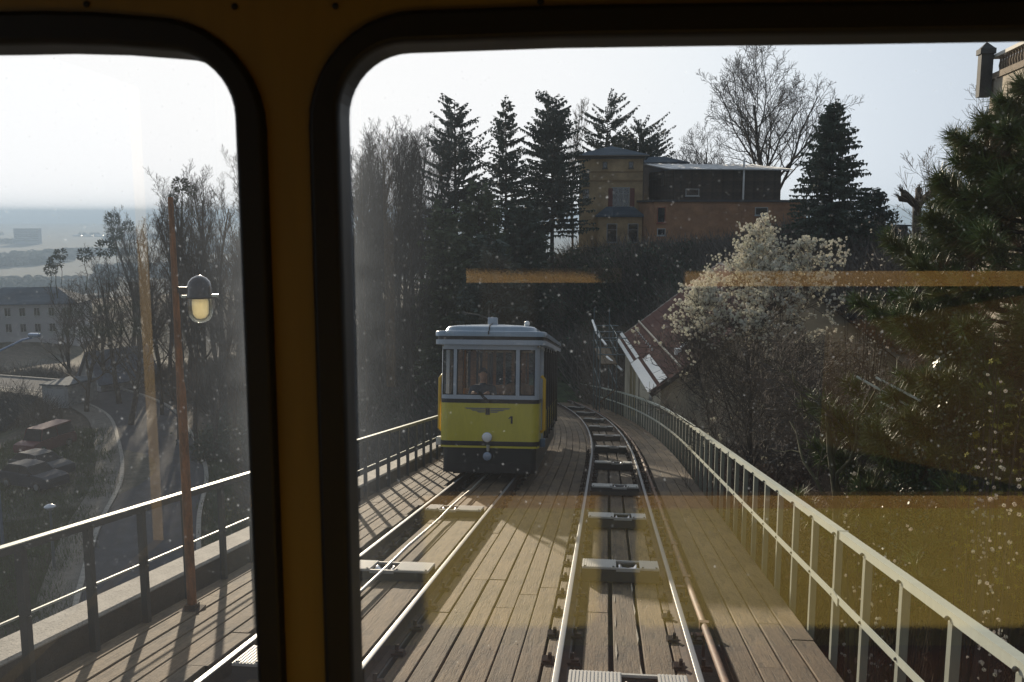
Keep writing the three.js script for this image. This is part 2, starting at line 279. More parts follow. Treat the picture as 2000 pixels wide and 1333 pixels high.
// ---------------------------------------------------------------- rails
const railProf = [[-0.055, -0.15], [-0.055, -0.138], [-0.012, -0.125], [-0.009, -0.045], [-0.024, -0.03], [-0.026, -0.012], [-0.021, -0.004], [0.021, -0.004], [0.026, -0.012], [0.024, -0.03], [0.009, -0.045], [0.012, -0.125], [0.055, -0.138], [0.055, -0.15]];
const clipGeo = (() => { const b = new MB(); b.box(-0.05, -0.01, -0.05, 0.05, 0.012, 0.05); b.box(-0.02, 0.012, -0.035, 0.04, 0.028, 0.035); b.add(new THREE.CylinderGeometry(0.016, 0.018, 0.045, 6), new THREE.Matrix4().makeTranslation(-0.015, 0.05, 0)); return b.geo(); })();
for (const lat of [LEFT - 0.5, LEFT + 0.5, RIGHT - 0.5, RIGHT + 0.5]) {
  const r = thing('rail', { 0: 'outer rail of the yellow car\'s track, in a trough beside the walkway under shadow stripes', 1: 'inner rail of the yellow car\'s track, bordering the wide planks between both tracks', 2: 'rail of the empty track nearer to the yellow car, curving behind it', 3: 'rail of the empty track nearer to the rusty pipe and bare post railing' }[Math.round((lat + 2.7) * 0.9)], 'rail', [0, 0, 0], 0, 'rails of the two tracks');
  const st = []; for (let d = 1; d <= 90; d += d < 24 ? 3 : 1.2) st.push(onTrack(d, lat, 0));
  part('rail_web', sweep(new MB(), st, railProf).geo(), M.railSide, r);
  part('rail_head', sweep(new MB(), st, [[-0.023, -0.006], [-0.018, 0.0], [0.018, 0.0], [0.023, -0.006]]).geo(true), M.railTop, r);
  part('sole_beam', sweep(new MB(), st, [[-0.07, -0.42], [-0.07, -0.152], [0.07, -0.152], [0.07, -0.42]]).geo(), M.steelDark, r);
  for (let d = 4; d < 24; d += 0.68) for (const s of lat < -2.4 ? [1] : [-1, 1]) { const p = onTrack(d, lat + s * 0.1, DECK + 0.012), c = part('rail_clip', clipGeo, M.railSide, r); c.position.copy(p); if (s < 0) c.rotation.y = Math.PI; c.rotation.x = -Math.atan(SLOPE) * s; }
}
{ // rusty pipe on brackets beside the right track
  const p = thing('pipe', 'rusty brown pipe on low brackets between the empty track and right walkway', 'pipe');
  const st = []; for (let d = 2; d <= 60; d += 1.5) st.push(onTrack(d, 0.86, -0.05));
  part('tube', new MB().tube(st, 0.03, 10).geo(true), M.pipe, p);
  for (let d = 4.2; d < 30; d += 1.7) { const a = onTrack(d, 0.86, -0.05), m = new THREE.Matrix4().makeTranslation(a.x, a.y, a.z); part('bracket', new MB().box(-0.11, -0.1, -0.03, 0.04, -0.08, 0.03, m).box(-0.012, -0.28, -0.02, 0.012, -0.02, 0.02, m).box(-0.04, -0.035, -0.025, 0.04, 0.036, 0.025, m).geo(), M.pipe, p); }
}
{ // hauling cable in the left track
  const st = []; for (let d = 2; d <= 17; d += 1) st.push(onTrack(d, -2.255, 0.02 - 0.012 * Math.sin((d - 1) * 1.9)));
  tag(part('hauling_cable', new MB().tube(st, 0.017, 8).geo(true), M.cable), 'bright steel hauling cable running over rollers up to the yellow car', 'cable');
}
// ---------------------------------------------------------------- cable rollers
function ribbed(x0, x1, z0, z1, y) { const b = new MB(); b.box(x0, y - 0.02, z0, x1, y, z1); const n = Math.round((x1 - x0) / 0.026); for (let k = 0; k < n; k++) { const a = x0 + (k + 0.28) * (x1 - x0) / n; b.box(a, y, z0 + 0.008, a + 0.011, y + 0.006, z1 - 0.008); } return b.geo(); }
const rollerBase = (() => {
  const o = thing('cable_roller', '', 'cable roller', [0, 0, 0], 0, 'cable rollers along the tracks');
  part('ribbed_cover', ribbed(-0.44, -0.08, -0.2, 0.2, 0.03), M.plate, o);
  part('smooth_cover', ribbed(0.17, 0.37, -0.2, 0.2, 0.03), M.plate, o);
  part('frame', new MB().box(-0.08, -0.01, -0.2, 0.17, 0.026, -0.17).box(-0.08, -0.01, 0.17, 0.17, 0.026, 0.2).box(-0.44, -0.12, -0.169, 0.37, -0.1, 0.169).geo(), M.plate, o); part('shaded_end', new MB().box(-0.44, -0.12, 0.17, 0.37, 0.008, 0.19).box(-0.44, -0.12, -0.19, 0.37, 0.008, -0.17).geo(), M.steelDark, o);  // end plates coloured dark for the shadow below the covers
  const w = part('roller', new THREE.LatheGeometry([[0.001, -0.1], [0.13, -0.1], [0.13, -0.08], [0.1, -0.06], [0.088, 0], [0.1, 0.06], [0.13, 0.08], [0.13, 0.1], [0.001, 0.1]].map(([a, b]) => new THREE.Vector2(a, b)), 20), M.roller, o);
  w.rotation.z = Math.PI / 2; w.position.set(0.045, -0.1, 0);
  part('bolt', new MB().add(new THREE.CylinderGeometry(0.013, 0.013, 0.012, 6), new THREE.Matrix4().makeTranslation(-0.41, 0.036, 0.17)).add(new THREE.CylinderGeometry(0.013, 0.013, 0.012, 6), new THREE.Matrix4().makeTranslation(-0.11, 0.036, 0.17)).add(new THREE.CylinderGeometry(0.013, 0.013, 0.012, 6), new THREE.Matrix4().makeTranslation(0.2, 0.036, 0.17)).add(new THREE.CylinderGeometry(0.013, 0.013, 0.012, 6), new THREE.Matrix4().makeTranslation(0.34, 0.036, 0.17)).geo(), M.bolt, o);
  return o;
})();
{
  const order = ['nearest', 'second', 'third', 'fourth', 'fifth', 'sixth', 'seventh', 'eighth', 'ninth', 'tenth', 'eleventh', 'twelfth'];
  const spot = (o, d, lat, flip) => { const p = onTrack(d, lat, 0); o.position.copy(p); o.rotation.order = 'YXZ'; o.rotation.set(-Math.atan(SLOPE), -dxc(d) * -1, 0); if (flip) o.scale.x = -1; };
  [5.87, 9.53, 12.7, 15.9, 19.8, 23.6, 27.4, 31.3, 35.6, 40.2, 45].forEach((d, k) => {
    const label = k === 0 ? 'pale ribbed roller cover in the empty track, cut by the bottom of the view' : k < 3 ? `${order[k]} ribbed roller cover from the bottom in the empty track, lying in shadow` : `${order[k]} roller up the empty track, counted from the bottom of the view`;
    const o = k ? copyOf(rollerBase, [0, 0, 0], 0, label) : tag(rollerBase, label, 'cable roller', 'cable rollers along the tracks'); spot(o, d, RIGHT + 0.03, false);
  });
  [[6.05, 'ribbed roller cover at the bottom of the cable track, beside the window pillar'], [9.02, 'sunlit ribbed roller cover under the bright cable, nearer of the two'], [12.9, 'sunlit roller cover under the cable, close in front of the yellow car']].forEach(([d, label]) => spot(copyOf(rollerBase, [0, 0, 0], 0, label), d, LEFT - 0.02, true));
}
// ---------------------------------------------------------------- railings
function railingAt(lat, side, label, from, to) {
  const r = thing('railing', label, 'railing'), st = [], h = 1.07 + DECK, hm = 0.53 + DECK; for (let d = from; d <= to; d += 1.4) st.push(onTrack(d, lat, 0));
  part('top_rail', sweep(new MB(), st, [[-0.032, h - 0.008], [-0.032, h], [0.032, h], [0.032, h - 0.008]].map(([a, b]) => [a, b]), true).geo(), M.railing, r);
  part('top_rail', sweep(new MB(), st, [[side * 0.032, h - 0.06], [side * 0.032, h - 0.009], [side * 0.025, h - 0.009], [side * 0.025, h - 0.06]], true).geo(), side > 0 ? M.postShaded : M.railing, r);  // left flange takes the darkened colour in place of real shade
  part('middle_rail', sweep(new MB(), st, side > 0 ? [[-0.045, hm - 0.004], [-0.045, hm + 0.012], [-0.027, hm + 0.012], [-0.027, hm - 0.004]] : [[side * 0.022, hm - 0.028], [side * 0.022, hm + 0.028], [side * 0.031, hm + 0.028], [side * 0.031, hm - 0.028]], true).geo(), M.railing, r);
  const R = rng(side > 0 ? 5 : 6), post = new MB().box(-0.026, -0.75, -0.03, 0.026, h - 0.012, 0.03).geo(), bolts = new MB().add(new THREE.SphereGeometry(0.014, 6, 5), new THREE.Matrix4().makeTranslation(-side * 0.044 * -1, h - 0.04, 0)).add(new THREE.SphereGeometry(0.012, 6, 5), new THREE.Matrix4().makeTranslation(side * 0.034, hm, 0)).geo();
  let n = 0;
  for (let d = from + 0.4; d < to; d += 0.8) { const p = onTrack(d, lat, 0), o = part('post', post, side > 0 ? M.postShaded : M.post, r); o.position.copy(p); o.rotation.y = -dxc(d); if (d < 26) { const b = part('bolt', bolts, M.bolt, o); } n++; }
  for (let d = from + 5.9; d < 24; d += 6.4) { const p = onTrack(d, lat, 0); if (side < 0) part('joint_plate', new MB().box(side * 0.03, hm - 0.034, -0.1, side * 0.04, hm + 0.034, 0.1, new THREE.Matrix4().makeTranslation(p.x, p.y, p.z)).box(-0.044, h - 0.07, -0.006, 0.044, h + 0.004, 0.006, new THREE.Matrix4().makeTranslation(p.x, p.y, p.z)).geo(), M.railing, r); }
  return r;
}
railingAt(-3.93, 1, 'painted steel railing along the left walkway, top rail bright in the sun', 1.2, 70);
railingAt(1.84, -1, 'long pale green steel railing with close posts along the right walkway', 1.2, 74);
// ---------------------------------------------------------------- the car we look out of
{
  const cab = thing('funicular_car', 'dark ochre car front framing the view, two rubber sealed windows either side of a pillar', 'funicular car', [0, EYE - 1.5, 0], YAW);
  const E = 1.5, D = 1.0, NEAR = 0.975, FAR = 1.056, ochre = phys(0.33, 0.205, 0.04, 0.5, { map: T.paint }), dark = std(0.13, 0.07, 0.022, 0.6, { map: T.paint });
  const L = (px, py, depth) => { const [x, y, f] = heading(px, py); return [x / f * depth, y / f * depth]; };
  const rr = (P, x0, y0, x1, y1, r, sag = 0, tilt = sag === 1 ? -0.022 : 0.019, xt = sag === 1 ? -0.4 : -0.13) => { // rounded rectangle as a list of points
    const c = [[x1 - r, y1 - r, 0], [x0 + r, y1 - r, 1], [x0 + r, y0 + r, 2], [x1 - r, y0 + r, 3]], out = [];
    for (const [cx, cy, k] of c) for (let n = 0; n <= 10; n++) { const a = (k + n / 10) * Math.PI / 2; out.push([cx + r * Math.cos(a), cy + r * Math.sin(a)]); if (n === 10 && k === 0) for (let m = 1; m < 8; m++) out.push([lerp(x1 - r, x0 + r, m / 8), y1 + sag * Math.sin(m / 8 * 9) * 0.003 + sag * 0.004 * (m / 8)]); }
    P.setFromPoints(out.map(([a, b]) => new THREE.Vector2(a, b + tilt * (a - xt) * smooth(-0.2, 0.2, b)))); return P;
  };
  const lr = L(493, 620, NEAR)[0], top = L(300, 99, FAR)[1], top2 = L(760, 89, FAR)[1], rl = L(677, 620, FAR)[0], lo = L(530, 620, NEAR)[0], ro = L(611, 620, NEAR)[0], topo = L(300, 28, NEAR)[1], topo2 = L(800, 18, NEAR)[1];
  const bot = -1.08, win = [[-0.92, bot, lr, top, lo - lr, topo - top, 0.075, 1], [rl, bot, 1.25, top2, rl - ro, topo2 - top2, 0.078, 0.35]];
  // front wall with its two openings
  const wall = new THREE.Shape([[-1.02, -E + 0.002], [1.85, -E + 0.002], [1.85, 0.62], [-1.02, 0.62]].map(([a, b]) => new THREE.Vector2(a, b)));
  for (const [x0, y0, x1, y1, g, gt, r, s] of win) wall.holes.push(rr(new THREE.Path(), x0 - g * 0.7, y0 - g * 0.7, x1 + g * 0.7, y1 + gt * 0.7, r + 0.02, s));
  const wg = new THREE.ExtrudeGeometry(wall, { depth: 0.045, bevelEnabled: false, curveSegments: 10 }); wg.translate(0, E, -D - 0.03);
  part('front_wall', wg, ochre, cab);
  const names = ['narrow left window', 'wide right window'];
  win.forEach(([x0, y0, x1, y1, g, gt, r, s], k) => {
    const w = new THREE.Group(); w.name = k ? 'window_001' : 'window'; cab.add(w); w.userData.label = names[k];
    const ring = rr(new THREE.Shape(), x0 - g + 0.006, y0 - g + 0.006, x1 + g - 0.006, y1 + gt - 0.006, r + 0.03, s); ring.holes.push(rr(new THREE.Path(), x0 + 0.006, y0 + 0.006, x1 - 0.006, y1 - 0.006, r - 0.004, s));
    const gg = new THREE.ExtrudeGeometry(ring, { depth: 0.05, bevelEnabled: true, bevelSize: 0.006, bevelThickness: 0.012, bevelSegments: 4, curveSegments: 10 }); gg.translate(0, E, -D - 0.035);
    part('gasket', gg, M.rubber, w);
    const bead = rr(new THREE.Shape(), x0 - g * 0.3, y0 - g * 0.3, x1 + g * 0.3, y1 + gt * 0.3, r + 0.006, s); bead.holes.push(rr(new THREE.Path(), x0 - 0.002, y0 - 0.002, x1 + 0.002, y1 + 0.002, r - 0.002, s));
    const bg = new THREE.ExtrudeGeometry(bead, { depth: 0.008, bevelEnabled: true, bevelSize: 0.003, bevelThickness: 0.006, bevelSegments: 3, curveSegments: 10 }); bg.translate(0, E, -D - 0.05);
    part('bead', bg, std(0.035, 0.03, 0.026, 0.35), w);
    const pane = new THREE.ShapeGeometry(rr(new THREE.Shape(), x0 - 0.01, y0 - 0.01, x1 + 0.01, y1 + 0.01, r, s), 10); pane.translate(0, E, -D - 0.02);
    part('pane', pane, phys(1, 1, 1, 0, { transmission: 1, thickness: 0, ior: 1.85 }), w);
    // road dust dried on the outside of the glass, thicker along the rubber; the film also paints sun glare
    const W = k ? 2048 : 1024, H = 2048, sx = x1 - x0 + 0.02, sy = y1 - y0 + 0.02, R = rng(70 + k), spots = [], A = new Float32Array(W * H);
    const GW = 240, GH = 280, G = [], field = (f) => { const g = new Float32Array((GW + 1) * (GH + 1)); for (let j = 0; j <= GH; j++) for (let i = 0; i <= GW; i++) g[j * (GW + 1) + i] = f(x0 - 0.01 + i / GW * sx, y0 - 0.01 + j / GH * sy); return g; };
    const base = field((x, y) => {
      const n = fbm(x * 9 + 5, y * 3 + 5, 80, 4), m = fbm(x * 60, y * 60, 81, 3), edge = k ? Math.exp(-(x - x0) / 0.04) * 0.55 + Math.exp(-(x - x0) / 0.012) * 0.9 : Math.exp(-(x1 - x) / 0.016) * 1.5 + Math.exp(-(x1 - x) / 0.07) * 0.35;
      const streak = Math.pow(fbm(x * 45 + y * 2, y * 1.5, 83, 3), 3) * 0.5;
      return (k ? lerp(0.02, 0.0095, smooth(0, 0.13, x - x0)) * lerp(1, 0.5, smooth(0.3, 0.6, x - x0)) : 0.02) * (0.45 + 1.1 * n) + edge * 0.1 * (0.5 + m) * smooth(-0.55, -0.05, y) + streak * 0.013 * (k ? smooth(0.5, 0, x - x0) + 0.1 : 1) * smooth(0.42, 0.6, m);  // film thins away from the sun, imitating its scattered glare
    });
    for (let j = 0; j < H; j++) { const gj = j / H * GH, j0 = Math.floor(gj), fj = gj - j0; for (let i = 0; i < W; i++) { const gi = i / W * GW, i0 = Math.floor(gi), fi = gi - i0, o = j0 * (GW + 1) + i0; A[j * W + i] = lerp(lerp(base[o], base[o + 1], fi), lerp(base[o + GW + 1], base[o + GW + 2], fi), fj); } }
    const dot = (x, y, r, a) => { const cx = (x - x0 + 0.01) / sx * W, cy = (y - y0 + 0.01) / sy * H, rx = r / sx * W, ry = r / sy * H; for (let j = Math.max(0, Math.floor(cy - ry - 1)); j <= Math.min(H - 1, cy + ry + 1); j++) for (let i = Math.max(0, Math.floor(cx - rx - 1)); i <= Math.min(W - 1, cx + rx + 1); i++) { const q = Math.hypot((i - cx) / rx, (j - cy) / ry); if (q < 1) A[j * W + i] = Math.max(A[j * W + i], a * (1 - q * q * q)); } };
    const N = k ? 2600 : 3000; for (let n = 0; n < N; n++) { const x = k ? x0 + Math.pow(R(), 1.9) * 0.95 : lerp(x0 + 0.15, x1, Math.pow(R(), 0.75)), y = lerp(-0.42, top, Math.pow(R(), 0.85)); const big = R(); dot(x, y, 0.0005 + 0.0009 * big * big * big * big, 0.08 + 0.42 * R() * R() * R()); }
    for (let n = 0; n < (k ? 900 : 250); n++) dot(lerp(x0, x1, R()), lerp(-0.7, top, R()), 0.0004 + 0.0004 * R(), 0.04 + 0.16 * R());
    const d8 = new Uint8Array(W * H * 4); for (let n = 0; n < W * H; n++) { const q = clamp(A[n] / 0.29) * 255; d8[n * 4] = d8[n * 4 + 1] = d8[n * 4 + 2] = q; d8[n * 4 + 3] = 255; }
    const dt = new THREE.DataTexture(d8, W, H); dt.magFilter = THREE.LinearFilter; dt.needsUpdate = true;
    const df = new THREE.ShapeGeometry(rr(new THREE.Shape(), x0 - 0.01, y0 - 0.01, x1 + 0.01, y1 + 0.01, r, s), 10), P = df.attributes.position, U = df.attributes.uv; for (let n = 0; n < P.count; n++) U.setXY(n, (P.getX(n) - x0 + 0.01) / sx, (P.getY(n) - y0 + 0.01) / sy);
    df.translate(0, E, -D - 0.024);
    part('dust_and_glare', df, phys(0.68, 0.76, 0.88, 1, { transmission: 1, thickness: 0, transparent: true, opacity: 0.29, alphaMap: dt, ior: 1.05, depthWrite: false }), w);  // bluish film colour stands in for the glare veil too
  });
  // screws along the top of the frame
  const sg = new THREE.SphereGeometry(0.0035, 8, 6); for (const [px, py] of [[168, 8], [458, 13], [655, 12], [1056, 3]]) { const [x, y] = L(px, py, D - 0.017); const s = part('screw', sg, M.black, cab); s.position.set(x, E + y, -D + 0.017); s.scale.z = 0.5; }
  const trim = new MB(); { const [x0, y0] = L(-20, 40, D); } 
  // floor, ceiling, sides, partition with its timber panels, and the saloon behind
  part('floor', new MB().box(-1.02, -0.04, -1.02, 1.85, 0, 3.4).geo(), std(0.16, 0.03, 0.035, 0.6), cab);
  part('ceiling', new MB().box(-1.02, E + 0.62, -1.03, 1.85, E + 0.66, 3.4).geo(), dark, cab);
  part('back_wall', new MB().box(-1.02, 0, 3.36, 1.85, E + 0.62, 3.4).geo(), std(0.012, 0.011, 0.01, 0.8), cab);
  for (const s of [-1, 1]) {
    const x = s < 0 ? -1.05 : 1.85, b = new MB();
    b.box(x, 0, -0.985, x + 0.03, 0.55, 3.36).box(x, E + 0.35, -0.985, x + 0.03, E + 0.62, 3.36).box(x, 0.55, 0.91, x + 0.03, E + 0.35, 3.36); for (const z of [-0.985, 0.55]) b.box(x, 0.55, z, x + 0.03, E + 0.35, z + 0.36);
    part('side_wall', b.geo(), ochre, cab);
  }
  const B = 1.0, dep = 2 * D + B, wood = phys(0.6, 0.37, 0.11, 0.4, { map: T.paint }), panel = phys(0.66, 0.52, 0.12, 0.5, { map: T.paint });
  const pt = new THREE.Group(); pt.name = 'partition'; cab.add(pt);
  const bar = (name, px0, py0, px1, py1, m, z = B, th = 0.03) => { const [x0, y1] = L(px0, py0, dep), [x1, y0] = L(px1, py1, dep); part(name, new MB().box(x0, E + Math.max(y0, -E + 0.001), z, x1, E + y1, z + th).geo(), m, pt); };
  bar('panel', 1240, 1000, 2060, 1420, panel); bar('panel', 700, 1000, 1238, 1420, panel); bar('panel', 420, 1000, 690, 1420, panel);
  bar('rail', 420, 974, 2060, 999, wood, B - 0.01, 0.045);
  bar('stile', 690, -160, 715, 974, wood); bar('stile', 742, 250, 770, 760, wood, B - 0.004, 0.03); bar('stile', 420, -160, 445, 974, wood);
  
  bar('rail', 910, 525, 1215, 553, wood, B - 0.03); bar('rail', 1340, 530, 2060, 560, wood, B - 0.03); bar('rail', 445, 720, 690, 768, wood);
  bar('rail', 445, -160, 2060, -60, wood);
}
// ---------------------------------------------------------------- the yellow car coming up
const yellow = phys(0.70, 0.60, 0.04, 0.35, { clearcoat: 0.5, clearcoatRoughness: 0.15, map: T.paint }), pale = phys(0.50, 0.56, 0.64, 0.4, { map: T.paint }), roofPaint = phys(0.36, 0.46, 0.56, 0.3, { clearcoat: 0.4, map: T.paint }), blackPaint = phys(0.014, 0.015, 0.017, 0.4, {});
const glass = phys(0.93, 0.95, 0.95, 0, { transmission: 1, thickness: 0, ior: 1.5 }), brownWood = std(0.30, 0.16, 0.075, 0.6, { map: T.wood });
{
  const car = thing('funicular_car', 'yellow funicular car with pale window band and number 1, standing on the left track', 'funicular car');
  const p0 = onTrack(16.55, -2.17, 0); car.position.copy(p0); car.rotation.order = 'YXZ'; car.rotation.set(-Math.atan(SLOPE), 0.02, 0);
  const hw = 0.93, len = 9.2, y0 = 0.62, y1 = 2.60, wb = 1.50, wt = 2.44;
  // outline of the body in plan: flat front with rounded corners
  const plan = (w, r, l, f = 0) => { const o = []; for (let k = 0; k <= 8; k++) { const a = Math.PI / 2 * (k / 8); o.push([w - r + r * Math.sin(a), -f - r + r * Math.cos(a)]); } const left = o.map(([a, b]) => [-a, b]).reverse(); return [[-w, -l], ...left, ...o, [w, -l]]; };
  const shell = (pl, a, b) => { const m = new MB(); let len = 0, prev = null; pl.forEach(([x, z], k) => { if (k) len += Math.hypot(x - pl[k - 1][0], z - pl[k - 1][1]); const q = [m.v(x, a, z, len, a), m.v(x, b, z, len, b)]; if (prev) m.quad(prev[0], q[0], q[1], prev[1]); prev = q; }); return m; };
  const front = (x0, x1, a, b, z = 0) => new MB().box(x0, a, z - 0.02, x1, b, z);
  const cornerPlan = plan(hw, 0.16, 0.9), fullPlan = plan(hw, 0.16, len);
  // lower body: front apron with cheeks, back of the car
  part('body', shell(cornerPlan, y0 + 0.07, wb - 0.09).geo(true), yellow, car, 'yellow front apron with rounded corners');
  part('stripe', shell(plan(hw + 0.004, 0.164, 0.9, -0.004), wb - 0.095, wb - 0.02).geo(true), blackPaint, car);
  part('stripe', shell(plan(hw + 0.004, 0.164, 0.9, -0.004), y0 + 0.0, y0 + 0.075).geo(true), blackPaint, car);
  part('stripe', shell(plan(hw + 0.003, 0.163, 0.9, -0.003), y0 - 0.05, y0 - 0.012).geo(true), yellow, car);
  part('skirt', shell(plan(hw - 0.05, 0.12, len - 0.1, 0.05), 0.1, y0 + 0.01).geo(true), blackPaint, car);
  // window band: a sheet with three openings bent round the front
  const openings = [[-0.90, -0.685], [-0.625, 0.49], [0.56, 0.845]];
  const band = new MB(), piece = (x0, x1, a, b) => { const n = Math.max(1, Math.ceil((x1 - x0) / 0.05)); for (let k = 0; k < n; k++) { const A = lerp(x0, x1, k / n), B = lerp(x0, x1, (k + 1) / n), zz = (x) => { const e = Math.abs(x) - (hw - 0.16); return e > 0 ? -0.16 + Math.sqrt(Math.max(0, 0.0256 - e * e)) : 0; }; band.face(V(A, a, zz(A)), V(B, a, zz(B)), V(B, b, zz(B)), V(A, b, zz(A))); band.face(V(A, a, zz(A) - 0.03), V(B, a, zz(B) - 0.03), V(B, b, zz(B) - 0.03), V(A, b, zz(A) - 0.03)); } };
  piece(-hw, hw, wb - 0.02, wb + 0.055); piece(-hw, hw, wt - 0.03, y1); piece(-hw, -0.90, wb + 0.05, wt - 0.02); piece(-0.685, -0.625, wb + 0.05, wt - 0.02); piece(0.49, 0.56, wb + 0.05, wt - 0.02); piece(0.845, hw, wb + 0.05, wt - 0.02);
  part('window_band', band.geo(), pale, car);
  openings.forEach(([x0, x1], k) => {
    const w = new THREE.Group(); w.name = k ? `window_00${k}` : 'window'; car.add(w);
    const rect = (P, g) => { const a = x0 + g, b = x1 - g, c = wb + 0.05 + g, d = wt - 0.025 - g, r = 0.07; P.moveTo(a + r, c); P.lineTo(b - r, c); P.quadraticCurveTo(b, c, b, c + r); P.lineTo(b, d - r); P.quadraticCurveTo(b, d, b - r, d); P.lineTo(a + r, d); P.quadraticCurveTo(a, d, a, d - r); P.lineTo(a, c + r); P.quadraticCurveTo(a, c, a + r, c); return P; };
    const s = new THREE.Shape(); s.moveTo(x0 - 0.004, wb + 0.046); s.lineTo(x1 + 0.004, wb + 0.046); s.lineTo(x1 + 0.004, wt - 0.02); s.lineTo(x0 - 0.004, wt - 0.02); s.holes.push(rect(new THREE.Path(), 0.022));
    const zc = k === 1 ? -0.012 : -0.03, g = new THREE.ExtrudeGeometry(s, { depth: 0.02, bevelEnabled: false, curveSegments: 6 }); g.translate(0, 0, zc - 0.012); 
    const bend = (q) => { if (k === 1) return q; const P = q.attributes.position; for (let n = 0; n < P.count; n++) { const e = Math.abs(P.getX(n)) - (hw - 0.16); if (e > 0) P.setZ(n, P.getZ(n) - 0.16 + Math.sqrt(Math.max(0, 0.0256 - e * e)) + (e > 0 ? 0.012 : 0)); } return q; };
    part('gasket', bend(g), M.rubber, w);
    const pg = new THREE.ShapeGeometry(rect(new THREE.Shape(), 0.02), 6); pg.translate(0, 0, zc - 0.006); part('pane', bend(pg), glass, w);
  });
  // roof: rounded sheet, gutter, black line
  part('cornice', shell(plan(hw + 0.11, 0.2, len + 0.1, -0.1), wt + 0.06, wt + 0.15).geo(true), pale, car);
  part('cornice_line', shell(plan(hw + 0.075, 0.18, len + 0.1, -0.07), wt + 0.15, wt + 0.225).geo(true), blackPaint, car);
  { const m = new MB(), pl = plan(hw + 0.12, 0.22, len + 0.1, -0.11), inn = plan(hw - 0.06, 0.2, len + 0.1, 0.02), top = plan(hw - 0.25, 0.2, len + 0.1, 0.2), rings = [[pl, wt + 0.215], [pl, wt + 0.3], [plan(hw + 0.08, 0.22, len + 0.1, -0.08), wt + 0.315], [inn, wt + 0.322], [plan(hw - 0.075, 0.2, len + 0.1, 0.03), wt + 0.375], [plan(hw - 0.12, 0.2, len + 0.1, 0.07), wt + 0.41], [top, wt + 0.435], [plan(0.3, 0.2, len + 0.1, 0.5), wt + 0.465]]; let prev = null;
    for (const [r, y] of rings) { const k = r.map(([x, z]) => m.v(x, y, z, x, z)); if (prev) for (let n = 0; n < k.length - 1; n++) m.quad(prev[n], prev[n + 1], k[n + 1], k[n]); prev = k; }
    const n = prev.length; for (let k = 0; k < n / 2 - 1; k++) m.quad(prev[k], prev[k + 1], prev[n - 2 - k], prev[n - 1 - k]);
    const roof = part('roof', m.geo(true), roofPaint, car);
    part('seam', new MB().tube([V(-0.02, wt + 0.25, 0.118), V(-0.02, wt + 0.31, 0.118), V(-0.02, wt + 0.33, -0.005), V(-0.02, wt + 0.384, -0.022), V(-0.02, wt + 0.418, -0.07), V(-0.02, wt + 0.443, -0.2), V(-0.02, wt + 0.473, -0.5)], 0.012, 6).geo(), M.black, roof);
    part('roof_box', new RoundedBoxGeometry(0.18, 0.16, 0.2, 2, 0.012).translate(-0.02, wt + 0.52, -0.62), pale, roof);
    part('antenna', new MB().tube([V(-0.12, wt + 0.58, -0.6), V(-0.3, wt + 0.65, -0.62), V(-0.58, wt + 0.69, -0.66)], 0.012, 6, true).tube([V(-0.1, wt + 0.46, -0.62), V(-0.1, wt + 0.78, -0.62)], 0.014, 6, true).tube([V(-0.55, wt + 0.66, -0.65), V(-0.62, wt + 0.71, -0.67)], 0.025, 6, true).geo(), M.steelDark, roof);
    part('roof_ball', new THREE.SphereGeometry(0.055, 14, 10).translate(0.66, wt + 0.48, -0.4), phys(0.85, 0.85, 0.83, 0.3, {}), roof); }  // round aerial ball on the roof, gives no light
  // sides: lower panels between door posts, windows above
  for (const s of [-1, 1]) {
    const n = 7, a = -0.9, step = (len - 0.95) / n;
    part('side_panel', new MB().box(s * hw - 0.02, y0, -len, s * hw, wb - 0.35, -0.9).geo(), yellow, car);
    part('side_sill', new MB().box(s * hw - 0.025, y0 - 0.04, -len, s * hw + 0.004, y0 + 0.06, -0.9).geo(), blackPaint, car);
    part('side_header', new MB().box(s * hw - 0.02, wt - 0.02, -len, s * hw, y1, -0.9).geo(), pale, car);
    for (let k = 0; k <= n; k++) { const z = a - k * step; part('door_post', new MB().box(s * hw - 0.03, y0 - 0.1, z - 0.035, s * hw + 0.035, wt + 0.05, z + 0.035).geo(), k === 0 ? pale : blackPaint, car); }
    for (let k = 0; k < n; k++) { const z = a - k * step; part('side_window', new MB().face(V(s * hw - 0.01, wb - 0.35, z - 0.035), V(s * hw - 0.01, wb - 0.35, z - step + 0.035), V(s * hw - 0.01, wt - 0.02, z - step + 0.035), V(s * hw - 0.01, wt - 0.02, z - 0.035)).geo(), glass, car); }
    part('grab_bar', new MB().tube([V(s * (hw + 0.02), 0.85, -0.42), V(s * (hw + 0.075), 0.9, -0.4), V(s * (hw + 0.075), 1.86, -0.4), V(s * (hw + 0.02), 1.92, -0.42)], 0.032, 8, true).geo(true), phys(0.75, 0.45, 0.02, 0.35, {}), car);
    part('step_lamp', new RoundedBoxGeometry(0.1, 0.16, 0.16, 2, 0.02).translate(s * (hw + 0.06), y0 + 0.04, -0.34), s > 0 ? std(0.08, 0.13, 0.2, 0.4) : std(0.7, 0.7, 0.7, 0.5), car);
  }
  part('back_wall', new MB().box(-hw, y0, -len - 0.02, hw, wb, -len + 0.02).box(-hw, wb, -len - 0.02, -hw + 0.1, y1, -len + 0.02).box(hw - 0.1, wb, -len - 0.02, hw, y1, -len + 0.02).box(-0.05, wb, -len - 0.02, 0.05, y1, -len + 0.02).geo(), brownWood, car);
  part('floor', new MB().box(-hw + 0.03, y0 - 0.03, -len + 0.03, hw - 0.03, y0 + 0.02, -0.05).geo(), std(0.05, 0.04, 0.035, 0.8), car);
  part('cab_desk', new RoundedBoxGeometry(1.5, 0.3, 0.35, 2, 0.03).translate(-0.05, wb - 0.1, -0.3), std(0.11, 0.06, 0.035, 0.5), car);
